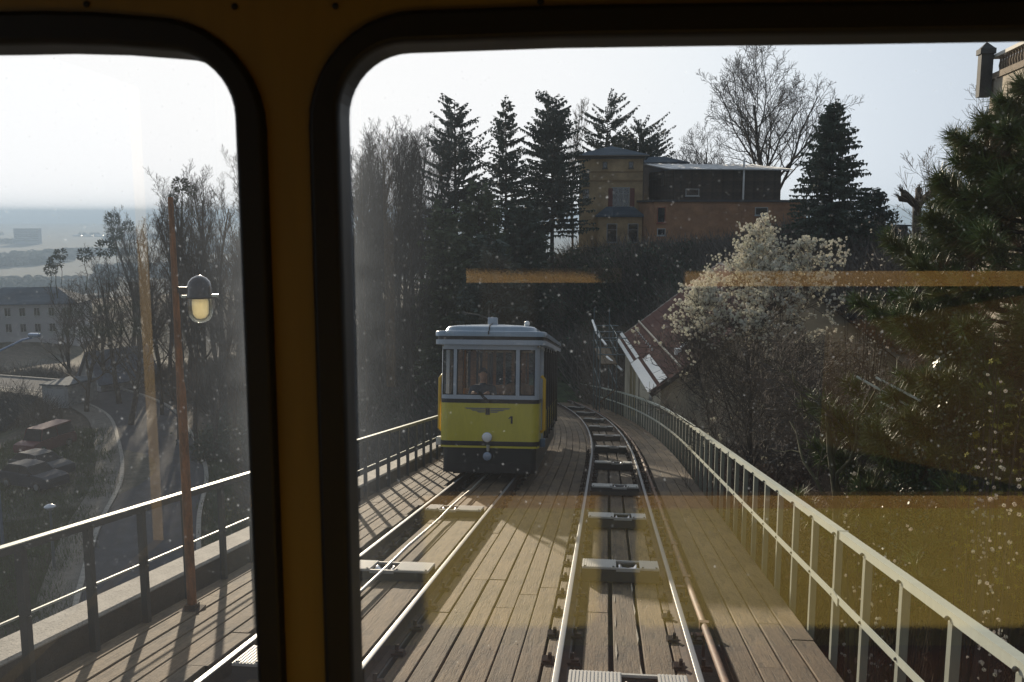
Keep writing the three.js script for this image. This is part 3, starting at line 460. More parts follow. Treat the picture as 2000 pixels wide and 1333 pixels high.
  for (const z of [-1.9, -4.2, -6.6]) part('bulkhead', new MB().box(-hw + 0.03, y0 + 0.02, z - 0.02, -0.3, wb - 0.1, z + 0.02).box(0.25, y0 + 0.02, z - 0.02, hw - 0.03, wb - 0.1, z + 0.02).box(-hw + 0.03, wb - 0.1, z - 0.02, -hw + 0.16, wt, z + 0.02).box(-0.36, wb - 0.1, z - 0.02, -0.3, wt, z + 0.02).box(0.25, wb - 0.1, z - 0.02, 0.31, wt, z + 0.02).box(hw - 0.12, wb - 0.1, z - 0.02, hw - 0.03, wt, z + 0.02).geo(), brownWood, car);
  for (const z of [-2.6, -3.6, -5.0, -6.0]) part('bench', new MB().box(-hw + 0.05, 1.0, z - 0.2, -0.2, 1.06, z + 0.2).box(0.2, 1.0, z - 0.2, hw - 0.05, 1.06, z + 0.2).box(-hw + 0.05, 1.0, z - 0.22, -0.2, 1.6, z - 0.18).box(0.2, 1.0, z - 0.22, hw - 0.05, 1.6, z - 0.18).geo(), brownWood, car);
  part('ceiling', new MB().box(-hw + 0.02, wt + 0.02, -len + 0.03, hw - 0.02, wt + 0.05, -0.05).geo(), std(0.35, 0.3, 0.22, 0.7), car);
  // headlight, coupling lamp, wiper
  const ring = new THREE.LatheGeometry([[0.02, 0.0], [0.085, 0.0], [0.1, 0.03], [0.1, 0.055], [0.088, 0.06]].map(([a, b]) => new THREE.Vector2(a, b)), 22); ring.rotateX(Math.PI / 2); ring.translate(-0.03, y0 + 0.15, 0.0);
  const hl = part('headlight', ring, std(0.75, 0.74, 0.72, 0.25, { metalness: 0.9 }), car);
  part('lens', new THREE.SphereGeometry(0.09, 20, 8, 0, Math.PI * 2, 0, Math.PI / 2).scale(1, 0.45, 1).rotateX(Math.PI / 2).translate(-0.03, y0 + 0.15, 0.05), phys(0.9, 0.9, 0.9, 0.08, { clearcoat: 1 }), hl);
  const cl = part('coupling_lamp', new THREE.CylinderGeometry(0.085, 0.075, 0.1, 18).rotateX(Math.PI / 2).translate(-0.02, y0 - 0.2, 0.02), std(0.1, 0.11, 0.13, 0.4), car);
  part('lens', new THREE.SphereGeometry(0.08, 18, 8, 0, Math.PI * 2, 0, Math.PI / 2).scale(1, 0.3, 1).rotateX(Math.PI / 2).translate(-0.02, y0 - 0.2, 0.07), phys(0.32, 0.38, 0.48, 0.1, { clearcoat: 1 }), cl);
  part('headlight_stalk', new THREE.CylinderGeometry(0.035, 0.025, 0.12, 10).translate(-0.01, y0 - 0.05, 0.03), std(0.45, 0.43, 0.36, 0.4), car);
  part('wiper', new MB().tube([V(-0.01, wb - 0.05, 0.03), V(-0.1, wb + 0.03, 0.045), V(-0.2, wb + 0.12, 0.03)], 0.011, 5, true).tube([V(0.0, wb - 0.06, 0.04), V(-0.11, wb + 0.0, 0.045), V(-0.2, wb + 0.1, 0.03)], 0.009, 5, true).add(new THREE.SphereGeometry(0.03, 8, 6), new THREE.Matrix4().makeTranslation(0, wb - 0.06, 0.01)).geo(), M.black, car);
  { // winged emblem: three feathers a side on a small shield
    const e = new MB(); const cy = 1.26;
    for (const s of [-1, 1]) for (let k = 0; k < 3; k++) { const y = cy + 0.045 - k * 0.032, L = 0.44 - k * 0.11, z = 0.004; e.face(V(s * 0.05, y - 0.011, z), V(s * (L - 0.05), y - 0.011, z), V(s * L, y + 0.013, z), V(s * 0.05, y + 0.011, z)); }
    const em = part('emblem', e.geo(), std(0.2, 0.2, 0.19, 0.4), car); em.position.x = -0.03;
    part('shield', new RoundedBoxGeometry(0.085, 0.13, 0.012, 2, 0.006).translate(0, cy - 0.005, 0.006), std(0.1, 0.09, 0.07, 0.5), em);
    part('shield_mark', new MB().box(-0.022, cy - 0.045, 0.0125, -0.012, cy + 0.04, 0.015).box(0.012, cy - 0.045, 0.0125, 0.022, cy + 0.04, 0.015).box(-0.012, cy - 0.006, 0.0125, 0.012, cy + 0.006, 0.015).geo(), blackPaint, em);
    part('number', new MB().box(0.405, 1.03, 0.002, 0.44, 1.17, 0.006).face(V(0.405, 1.17, 0.006), V(0.365, 1.135, 0.006), V(0.365, 1.11, 0.006), V(0.405, 1.138, 0.006)).geo(), blackPaint, car);
  }
  part('bogie', new MB().box(-0.62, 0.12, -2.2, 0.62, 0.5, -0.6).box(-0.62, 0.12, -8.2, 0.62, 0.5, -6.6).geo(), M.steelDark, car);
  for (const z of [-0.9, -1.9, -6.9, -7.9]) for (const s of [-1, 1]) part('wheel', new THREE.CylinderGeometry(0.26, 0.26, 0.1, 24).rotateZ(Math.PI / 2).translate(s * 0.5, 0.262, z), M.railSide, car);
  part('track_brush', new MB().box(-0.7, 0.06, -0.28, -0.52, 0.3, -0.2).box(0.52, 0.06, -0.28, 0.7, 0.3, -0.2).box(-0.75, 0.28, -0.3, 0.75, 0.34, -0.2).geo(), M.steelDark, car);
}
// ---------------------------------------------------------------- two people seated in the yellow car
function fieldMesh(res, center, half, f) { // the zero surface of a distance field, meshed in a cube
  const mc = new MarchingCubes(res, new THREE.MeshStandardMaterial(), false, false, 200000); mc.isolation = 0; const n = mc.size, p = V(0, 0, 0);
  for (let z = 0; z < n; z++) for (let y = 0; y < n; y++) for (let x = 0; x < n; x++) { p.set(center.x + (x / n * 2 - 1) * half, center.y + (y / n * 2 - 1) * half, center.z + (z / n * 2 - 1) * half); mc.field[x + y * mc.size + z * mc.size2] = -f(p); }
  mc.update(); const P = mc.positionArray.slice(0, mc.count * 3), N = mc.normalArray.slice(0, mc.count * 3); for (let k = 0; k < mc.count; k++) { P[k * 3] = center.x + P[k * 3] * half; P[k * 3 + 1] = center.y + P[k * 3 + 1] * half; P[k * 3 + 2] = center.z + P[k * 3 + 2] * half; }
  const g = new THREE.BufferGeometry(); g.setAttribute('position', new THREE.Float32BufferAttribute(P, 3)); g.setAttribute('normal', new THREE.Float32BufferAttribute(N, 3)); return g;
}
const capsule = (p, a, b, ra, rb) => { const ab = b.clone().sub(a), t = clamp(p.clone().sub(a).dot(ab) / ab.lengthSq()); return p.distanceTo(a.clone().addScaledVector(ab, t)) - lerp(ra, rb, t); };
const smin = (a, b, k) => { const h = clamp(0.5 + 0.5 * (b - a) / k); return lerp(b, a, h) - k * h * (1 - h); };
function person(label, pos, o) {
  const t = thing('person', label, 'person', [0, 0, 0]); t.matrixAutoUpdate = true;
  const S = [1, -1], bones = [[V(0, 0.55, -0.02), V(0, 0.86, -0.03), 0.15, 0.165], [V(-0.13, 1.0, -0.03), V(0.13, 1.0, -0.03), 0.09, 0.09], [V(0, 1.0, -0.03), V(0, 1.17, 0), 0.07, 0.052]];
  for (const s of S) { const sh = V(s * 0.2, 1.01, -0.03), el = V(s * 0.27, 0.77, 0.1), wr = V(s * o.hands, o.handY, 0.36); bones.push([sh, el, 0.062, 0.045], [el, wr, 0.045, 0.03], [wr, wr.clone().add(V(-s * 0.02, 0.0, 0.07)), 0.032, 0.028], [V(s * 0.09, 0.52, 0), V(s * 0.13, 0.5, 0.42), 0.088, 0.06], [V(s * 0.13, 0.5, 0.42), V(s * 0.13, 0.09, 0.4), 0.056, 0.04], [V(s * 0.13, 0.06, 0.38), V(s * 0.14, 0.04, 0.56), 0.042, 0.035]); }
  const body = fieldMesh(112, V(0, 0.62, 0.16), 0.66, (p) => { let d = 1e9; for (const [a, b, r, q] of bones) d = smin(d, capsule(p, a, b, r, q), 0.035); return d; });
  const hc = V(o.turn * 0.02, 1.29, 0.02), yaw = new THREE.Matrix4().makeRotationY(-o.turn), head = fieldMesh(80, hc, 0.19, (w) => { const p = w.clone().sub(hc).applyMatrix4(yaw); const el = (c, r) => { const q = p.clone().sub(c); return (Math.sqrt((q.x / r.x) ** 2 + (q.y / r.y) ** 2 + (q.z / r.z) ** 2) - 1) * Math.min(r.x, r.y, r.z); }; let d = el(V(0, 0.025, -0.01), V(0.076, 0.1, 0.096)); d = smin(d, el(V(0, -0.06, 0.025), V(0.056, 0.06, 0.066)), 0.03); d = smin(d, capsule(p, V(0, 0.015, 0.09), V(0, -0.03, 0.108), 0.008, 0.014), 0.012); d = smin(d, capsule(p, V(-0.022, -0.066, 0.083), V(0.022, -0.066, 0.083), 0.008, 0.008), 0.008); d = smin(d, capsule(p, V(-0.04, 0.032, 0.08), V(0.04, 0.032, 0.08), 0.01, 0.01), 0.015); for (const s of S) { d = smin(d, el(V(s * 0.08, -0.005, -0.005), V(0.012, 0.03, 0.02)), 0.008); d = Math.max(d, -(p.distanceTo(V(s * 0.032, 0.008, 0.098)) - 0.016)); } d = smin(d, capsule(p, V(0, -0.08, -0.02), V(0, -0.19, -0.02), 0.05, 0.054), 0.03); return d; });
  const fing = []; for (const s of S) { const w = V(s * o.hands - s * 0.02, o.handY, 0.43); for (let k = 0; k < 4; k++) { const x = (k - 1.5) * 0.018, L = [0.055, 0.068, 0.064, 0.048][k], m = new MB().tube([w.clone().add(V(x, 0, -0.01)), w.clone().add(V(x, 0.004, L * 0.5)), w.clone().add(V(x * 1.1, -0.018, L * 0.85)), w.clone().add(V(x * 1.1, -0.036, L * 0.8))], [0.0095, 0.009, 0.008, 0.006], 7, true).geo(true); fing.push(m); } fing.push(new MB().tube([w.clone().add(V(-s * 0.026, 0, -0.05)), w.clone().add(V(-s * 0.048, -0.008, -0.015)), w.clone().add(V(-s * 0.042, -0.024, 0.012))], [0.012, 0.01, 0.007], 7, true).geo(true)); }
  const all = [body, head, ...fing.map((g) => { g = g.toNonIndexed(); g.deleteAttribute('uv'); return g; })], g = mergeGeometries(all), P = g.attributes.position, col = new Float32Array(P.count * 3);
  for (let k = 0; k < P.count; k++) { const x = P.getX(k), y = P.getY(k), z = P.getZ(k), skin = y > 1.12 || (z > 0.37 && y > 0.62), c = skin ? [0.48, 0.28, 0.19] : y < 0.12 ? [0.02, 0.018, 0.016] : y < 0.6 ? o.legs : o.coat; col.set(c, k * 3); }
  g.setAttribute('color', new THREE.Float32BufferAttribute(col, 3)); part('body', g, std(1, 1, 1, 0.8, { vertexColors: true }), t);
  const hair = fieldMesh(64, hc, 0.19, (w) => { const p = w.clone().sub(hc).applyMatrix4(yaw), q = p.clone().sub(V(0, 0.035, -0.018)); const d = (Math.sqrt((q.x / 0.084) ** 2 + (q.y / 0.104) ** 2 + (q.z / 0.1) ** 2) - 1) * 0.084; return Math.max(d, p.z * 0.8 - p.y * 0.6 - 0.012 - 0.02, -p.y - (o.cap ? -0.02 : 0.06)); }); part(o.cap ? 'cap' : 'hair', hair, std(...o.hair, 0.9), t);
  if (o.cap) part('cap_peak', new THREE.SphereGeometry(0.075, 14, 6, 0, Math.PI * 2, 0, Math.PI / 2).scale(1, 0.14, 0.9).translate(hc.x, hc.y + 0.055, hc.z + 0.075), std(...o.hair, 0.7), t);
  const car = scene.getObjectByName('funicular_car_001'); car.updateMatrixWorld(); const m = car.matrixWorld.clone().multiply(new THREE.Matrix4().makeTranslation(...pos)); m.decompose(t.position, t.quaternion, t.scale);
}
person('driver in a dark jacket and peaked cap, seated behind the large front window', [-0.24, 0.642, -0.98], { coat: [0.035, 0.04, 0.055], legs: [0.03, 0.03, 0.035], hair: [0.03, 0.03, 0.035], cap: true, hands: 0.14, handY: 0.93, turn: 0.15 });
person('bare headed passenger in a tan coat, seated behind the driver\'s right', [0.34, 0.642, -2.42], { coat: [0.24, 0.14, 0.075], legs: [0.04, 0.045, 0.06], hair: [0.09, 0.05, 0.03], cap: false, hands: 0.12, handY: 0.7, turn: -0.4 });
// ---------------------------------------------------------------- growing things
function perp(d, R) { const a = V(R() - 0.5, R() - 0.5, R() - 0.5).normalize(); return a.sub(d.clone().multiplyScalar(a.dot(d))).normalize(); }
function bareTree(seed, o) { // a leafless tree: [trunk and limbs, fine twigs, tips]
  const R = rng(seed), wood = new MB(), fine = new MB(), tips = [], c = { h: 18, r: 0.28, counts: [9, 6, 5, 5], ang: [0.75, 0.7, 0.7, 0.75], ratio: [0.5, 0.5, 0.5, 0.55], start: [0.3, 0.25, 0.2, 0.15], up: 0.12, wob: 0.12, minR: 0.008, ...o };
  const N = c.counts.length;
  const limb = (p, dir, len, r, lv) => {
    const n = lv === 0 ? 9 : lv === 1 ? 6 : lv === 2 ? 4 : 2, pts = [p.clone()], rad = [r], d = dir.clone(); const end = lv === N ? 0.5 : lv === 0 ? 0.22 : 0.3;
    for (let k = 1; k <= n; k++) { d.add(perp(d, R).multiplyScalar(c.wob * (lv ? 1.5 : 0.6) * (0.4 + R()))); d.y += c.up * (lv ? 1 : 0.3); d.normalize(); p = p.clone().addScaledVector(d, len / n); pts.push(p); rad.push(Math.max(c.minR, r * lerp(1, end, k / n))); }
    (lv <= 2 ? wood : fine).tube(pts, rad, lv === 0 ? 9 : lv === 1 ? 6 : lv === 2 ? 4 : 3);
    if (lv >= N) { tips.push(pts[n]); return; }
    const m = Math.max(2, Math.round(c.counts[lv] * (0.8 + 0.4 * R()))), a0 = R() * 6.28;
    for (let k = 0; k < m; k++) {
      const t = lerp(c.start[lv], 0.98, (k + R() * 0.7) / m), q = t * n, i = Math.min(n - 1, Math.floor(q)), at = pts[i].clone().lerp(pts[i + 1], q - i), td = pts[i + 1].clone().sub(pts[i]).normalize();
      const s0 = perp(td, rng(1)), s1 = new THREE.Vector3().crossVectors(td, s0), az = a0 + k * 2.4 + R() * 0.6, side = s0.clone().multiplyScalar(Math.cos(az)).addScaledVector(s1, Math.sin(az)), an = c.ang[lv] * (0.75 + 0.5 * R()) * (lv === 0 ? lerp(1.1, 0.6, t) : 1);
      const cd = td.multiplyScalar(Math.cos(an)).addScaledVector(side, Math.sin(an)).normalize();
      const fall = lv === 0 && c.shape ? c.shape(t) : lerp(1.15, 0.55, t);
      limb(at, cd, len * c.ratio[lv] * fall * (0.75 + 0.5 * R()), Math.max(c.minR, lerp(r, r * end, t) * (lv === 0 ? 0.5 : 0.6)), lv + 1);
    }
  };
  limb(V(0, -0.4, 0), V((R() - 0.5) * 0.1, 1, (R() - 0.5) * 0.1).normalize(), c.h * (c.trunk ?? 0.85), c.r, 0);
  return [wood.geo(true), fine.geo(), tips];
}
function conifer(seed, o) { // [trunk, crown] of a needle tree
  const R = rng(seed), wood = new MB(), leaf = new MB(), c = { h: 12, r: 0.2, base: 0.08, whorls: 26, per: 6, width: 3, droop: 0.25, lift: 0.2, spray: 0.55, dens: 1, shape: (t) => Math.pow(1 - t, 0.85), lean: 0, gap: 0, ...o };
  const top = V(c.lean, c.h, 0), mid = V(c.lean * 0.3, c.h * 0.5, 0); wood.tube([V(0, -1, 0), mid, top], [c.r, c.r * 0.6, 0.02], 8);
  for (let w = 0; w < c.whorls; w++) {
    const t = (w + R() * 0.6) / c.whorls, y00 = lerp(c.base, 0.985, t) * c.h, rad = c.shape(t) * c.width, x0 = c.lean * Math.pow(y00 / c.h, 1.4), m = Math.max(3, Math.round(c.per * 1.7 * (0.7 + 0.6 * R()) * (t > 0.85 ? 0.8 : 1)));
    for (let b = 0; b < m; b++) {
      if (R() < c.gap) continue;
      const az = R() * 6.283, y = y00 + (R() - 0.5) * 2.4 * c.h / c.whorls, L = rad * (0.55 + 0.6 * R()) + 0.12, dir = V(Math.cos(az), 0, Math.sin(az)), side = V(-dir.z, 0, dir.x), pts = []; const lift = c.lift * (0.5 + t) * (0.6 + 0.8 * R());
      for (let k = 0; k <= 4; k++) { const s = k / 4; pts.push(V(x0 + dir.x * L * s, y + L * (lift * s - c.droop * s * s * (1.3 - t) + 0.16 * s * s * s), dir.z * L * s)); }
      wood.tube(pts, [0.03 + L * 0.008, 0.03, 0.02, 0.014, 0.008], 4);
      const n = Math.ceil(L / 0.2 * c.dens);
      for (let k = 0; k < n; k++) {
        const s = 0.12 + 0.88 * (k + R()) / n, q = s * 4, i = Math.min(3, Math.floor(q)), p = pts[i].clone().lerp(pts[i + 1], q - i);
        for (const e of [-1, 1]) {
          const l = c.spray * (0.5 + 0.7 * R()) * (1.15 - 0.55 * s), d = dir.clone().multiplyScalar(0.75 + R() * 0.3).addScaledVector(side, e * (0.5 + 0.6 * R())).add(V(0, (R() - 0.62) * 0.8, 0)).normalize(), wv = perp(d, R).multiplyScalar(l * (0.13 + 0.1 * R()));
          const a = p.clone(), f = p.clone().addScaledVector(d, l), g = p.clone().addScaledVector(d, l * 0.5);
          leaf.face(a, g.clone().add(wv), f, g.clone().sub(wv));
          if (R() < 0.6) { const h = V((R() - 0.5) * 0.3, -0.5 - 0.5 * R(), (R() - 0.5) * 0.3).normalize(); leaf.face(g.clone().addScaledVector(d, -0.1), g.clone().addScaledVector(d, 0.12), g.clone().addScaledVector(h, l * 0.7)); }
        }
      }
    }
  }
  return [wood.geo(true), leaf.geo()];
}
function instanced(name, geo, m, list, parent) { // list of [matrix, color]
  const o = new THREE.InstancedMesh(geo, m, list.length); list.forEach(([x, c], k) => { o.setMatrixAt(k, x); o.setColorAt(k, c ?? new THREE.Color(1, 1, 1)); });
  o.name = parent ? name : numbered(name); (parent ?? scene).add(o); o.userData.kind = 'stuff'; return o;
}
const mat = (p, rx, ry, rz, s) => new THREE.Matrix4().compose(p, new THREE.Quaternion().setFromEuler(new THREE.Euler(rx, ry, rz)), Array.isArray(s) ? V(...s) : V(s, s, s));
M.spruce = std(0.052, 0.078, 0.05, 0.75); M.firDark = std(0.05, 0.072, 0.052, 0.75); M.pineFar = std(0.09, 0.115, 0.05, 0.8); M.cypress = std(0.05, 0.07, 0.05, 0.8);
M.ivy = std(0.03, 0.045, 0.02, 0.95);

function plant(name, label, cat, trunk, crown, tm, cm, pos, turn = 0, scale = 1, group) {
  const t = thing(name, label, cat, pos, turn, group); t.scale.setScalar(scale); part('trunk', trunk, tm, t); part('crown', crown, cm, t); return t;
}
const ground = (x, d) => V(x, groundY(x, d) - 0.1, -d);

// the far woods: tall thin leafless trees
const woodTypes = [0, 1, 2, 3, 4].map((k) => bareTree(100 + k, { h: 19 + k * 0.5, r: 0.2 + 0.02 * k, trunk: 0.95, counts: [15, 6, 5, 4], ang: [0.62, 0.6, 0.65, 0.7], ratio: [0.3, 0.5, 0.5, 0.55], start: [0.28, 0.2, 0.2, 0.15], up: 0.2, wob: 0.13, minR: 0.009, shape: (t) => lerp(0.9, 0.55, t) }));
const roundTypes = [0, 1, 2].map((k) => bareTree(140 + k, { h: 14 + k, r: 0.26, trunk: 0.72, counts: [11, 7, 5, 4], ang: [0.8, 0.65, 0.7, 0.75], ratio: [0.52, 0.48, 0.5, 0.5], start: [0.25, 0.22, 0.2, 0.15], up: 0.13, wob: 0.15, minR: 0.009 }));
const woodMade = {};
function woodTree(kind, types, k, name, label, group, pos, turn, scale, mats = [M.bark, M.twig]) {
  const key = kind + k; const [a, b] = types[k];
  if (!woodMade[key]) { woodMade[key] = plant(name, label, 'tree', a, b, ...mats, pos, turn, 1, group); woodMade[key].scale.set(...(Array.isArray(scale) ? scale : [scale, scale, scale])); return woodMade[key]; }
  const o = copyOf(woodMade[key], pos, turn, label, scale); o.name = o.name; o.userData.group = group; return o;
}
{ // [pixel column, distance, pixel row of the top]
  const R = rng(21);
  const place = (list, kind, types, name, label, group) => list.forEach(([px, d, py], n) => { const top = at(px, py, d), g = ground(top.x, d), h = top.y - g.y, k = Math.floor(R() * types.length), base = types === woodTypes ? 19.2 + k * 0.5 : 14.5 + k; const s = h / base, w = s * (types === woodTypes ? 0.85 + 0.3 * R() : 1); woodTree(kind, types, k, name, typeof label === 'string' ? label : label[n], group, [g.x, g.y, g.z], R() * 6.28, [w, s, w]); });
  place([[668, 84, 300], [686, 78, 296], [700, 92, 282], [715, 80, 290], [726, 90, 275], [741, 79, 285], [752, 88, 268], [765, 77, 278], [776, 92, 262], [788, 84, 266], [798, 76, 282], [806, 90, 264], [818, 82, 275], [830, 94, 262], [842, 86, 290], [674, 98, 296], [735, 100, 270], [782, 100, 268], [680, 70, 340], [708, 66, 345], [730, 70, 330], [757, 68, 340], [790, 66, 350], [812, 70, 335], [694, 104, 285], [718, 106, 272], [760, 104, 262], [800, 106, 262], [822, 100, 262]], 'a', woodTypes, 'bare_tree', 'tall leafless tree in the dense wood between window pillar and dark conifers', 'leafless trees of the wood behind the car');
  place([[640, 75, 310], [612, 88, 318], [590, 78, 322], [560, 84, 328], [536, 72, 335]], 'a', woodTypes, 'bare_tree', 'leafless tree of the wood hidden behind the window pillar', 'leafless trees behind the pillar');
  place([[498, 76, 318], [478, 70, 326], [462, 80, 322], [446, 72, 338], [418, 78, 368], [376, 82, 352], [398, 72, 392], [350, 86, 402], [318, 80, 420], [296, 74, 440], [274, 84, 418], [436, 62, 430], [330, 66, 470], [488, 64, 400], [470, 90, 318], [452, 94, 326], [430, 92, 345], [408, 95, 352], [386, 96, 358], [364, 98, 362], [340, 98, 395], [312, 98, 408], [288, 96, 415], [468, 60, 470], [400, 60, 480], [364, 64, 460], [300, 90, 440], [418, 84, 390]], 'b', woodTypes, 'bare_tree', 'leafless woodland tree on the slope behind the glass jar lamp', 'leafless trees on the left slope');
  place([[212, 78, 432], [246, 88, 412], [232, 70, 470], [190, 84, 480], [120, 82, 500], [150, 74, 520]], 'c', roundTypes, 'bare_tree', ['spreading bare tree at the edge of the left wood with open sky over it', 'bare tree with dark clumps rising above the misty plain', 'lower bushy bare tree in front of the left wood', 'bare tree overlapping the white roof on the plain', 'dark bare tree at the left end of the wood above the long house', 'low bare tree above the small gabled house'], 'edge trees of the left wood');
  // dark balls of mistletoe and ivy in the crowns at the edge
  const ball = new MB(), Q = rng(8); for (let k = 0; k < 240; k++) { const d = V(Q() - 0.5, Q() - 0.5, Q() - 0.5).normalize(), p = d.clone().multiplyScalar(0.5 * Math.cbrt(Q())), w = perp(d, Q).multiplyScalar(0.05); ball.face(p, p.clone().addScaledVector(d, 0.1).add(w), p.clone().addScaledVector(d, 0.22), p.clone().addScaledVector(d, 0.1).sub(w)); }
  ball.tube([V(0, 0, 0), V(0.1, -0.7, 0), V(-0.05, -1.6, 0.1), V(0.1, -2.8, 0)], [0.015, 0.02, 0.03, 0.04], 4); const bg = ball.geo(); let first = null;
  [[219, 418, 78, 1.1], [224, 448, 78, 1.2], [206, 476, 77, 1.5], [165, 488, 82, 1.2], [118, 487, 81, 1], [108, 502, 81, 1.2], [98, 517, 81, 1], [352, 352, 80, 1.3], [338, 378, 80, 0.8], [372, 362, 81, 0.9], [250, 432, 86, 1]].forEach(([px, py, d, s], k) => { const p = at(px, py + 10, d); const label = 'dark round clump of mistletoe high in a bare tree'; if (!first) { first = part('mistletoe', bg, M.ivy); tag(first, label, 'mistletoe', 'mistletoe clumps in the left trees'); first.position.copy(p); first.scale.setScalar(s); } else copyOf(first, [p.x, p.y, p.z], k, label, s).userData.group = 'mistletoe clumps in the left trees'; });
}
{ // the conifers behind the car
  const put = (px, d, py, pyBase, name, label, seed, o, cm, tm = M.bark) => { const t = at(px, py, d), g = ground(t.x, d), h = t.y - g.y, [a, b] = conifer(seed, { ...o, h }); return plant(name, label, 'tree', a, b, tm, cm, [g.x, g.y, g.z], 0, 1); };
  put(888, 80, 196, 620, 'pine_tree', 'broad pine with flat tiered top, tallest of the conifers behind the car', 201, { r: 0.3, base: 0.22, whorls: 30, per: 7, width: 5.6, droop: 0.15, lift: 0.28, spray: 0.5, dens: 1.3, gap: 0.12, shape: (t) => (0.55 + 0.45 * Math.abs(Math.sin(t * 19))) * Math.pow(1.02 - t, 0.42) * (t > 0.86 ? 0.9 : 1) }, M.firDark);
  put(988, 82, 190, 600, 'spruce_tree', 'pointed spruce standing between the flat topped pine and the dark cypress', 202, { r: 0.24, base: 0.2, whorls: 34, per: 6, width: 5.0, droop: 0.3, lift: 0.3, spray: 0.48, dens: 1.2, shape: (t) => Math.pow(1 - t, 0.75) }, M.spruce);
  put(1080, 84, 194, 560, 'fir_tree', 'narrow dark fir beside the ochre villa tower', 203, { r: 0.26, base: 0.42, whorls: 30, per: 8, width: 3.6, droop: 0.2, lift: 0.25, spray: 0.5, dens: 1.3, shape: (t) => 0.35 + 0.65 * Math.pow(1 - t, 0.6) * (t > 0.75 ? (1 - t) * 4 : 1) }, M.cypress);
  put(935, 74, 360, 620, 'yew_tree', 'yellowish green evergreen growing low in front of the tall pine', 204, { r: 0.25, base: 0.05, whorls: 26, per: 9, width: 3.2, droop: 0.3, lift: 0.2, spray: 0.8, dens: 1.1, shape: (t) => Math.pow(1 - t, 0.4) }, M.pineFar);
  put(865, 70, 400, 640, 'yew_tree', 'green evergreen bush tree at the foot of the leafless wood', 205, { r: 0.25, base: 0.05, whorls: 24, per: 9, width: 2.6, droop: 0.3, lift: 0.2, spray: 0.8, dens: 1.1, shape: (t) => Math.pow(1 - t, 0.4) }, M.pineFar);
  put(1020, 78, 400, 620, 'yew_tree', 'dark evergreen filling the gap below the pointed spruce', 206, { r: 0.25, base: 0.02, whorls: 26, per: 9, width: 3.4, droop: 0.3, lift: 0.2, spray: 0.8, dens: 1.2, shape: (t) => Math.pow(1 - t, 0.35) }, M.spruce);
  put(960, 66, 470, 620, 'yew_tree', 'low evergreen above the roof of the yellow car', 207, { r: 0.2, base: 0.02, whorls: 20, per: 9, width: 3.0, droop: 0.3, lift: 0.2, spray: 0.8, dens: 1.1, shape: (t) => Math.pow(1 - t, 0.35) }, M.firDark);
  put(1632, 66, 196, 470, 'spruce_tree', 'solitary dense spruce against the sky to the right of the villa', 208, { r: 0.2, base: 0.06, whorls: 34, per: 9, width: 3.7, droop: 0.36, lift: 0.22, spray: 0.45, dens: 1.3, shape: (t) => Math.pow(1 - t, 0.72) }, M.spruce);
  put(1705, 72, 370, 470, 'spruce_tree', 'small conifer crouching beside the solitary spruce on the crest', 209, { r: 0.15, base: 0.02, whorls: 20, per: 8, width: 2.6, droop: 0.3, lift: 0.25, spray: 0.5, shape: (t) => Math.pow(1 - t, 0.6) }, M.firDark);
  put(1187, 104, 222, 400, 'pine_tree', 'round headed pine with open clumps rising behind the villa tower roof', 210, { r: 0.22, base: 0.66, whorls: 9, per: 7, width: 3.0, droop: 0.05, lift: 0.35, spray: 0.5, dens: 1.6, gap: 0.2, shape: (t) => 0.5 + 0.6 * Math.sin(t * 3.0) }, M.firDark);
  put(1252, 106, 256, 400, 'pine_tree', 'broad low pine crown behind the villa, right of the round headed one', 211, { r: 0.22, base: 0.6, whorls: 12, per: 8, width: 3.4, droop: 0.05, lift: 0.3, spray: 0.5, dens: 1.5, shape: (t) => 0.4 + 0.7 * Math.sin(0.4 + t * 2.6) }, M.firDark);
}
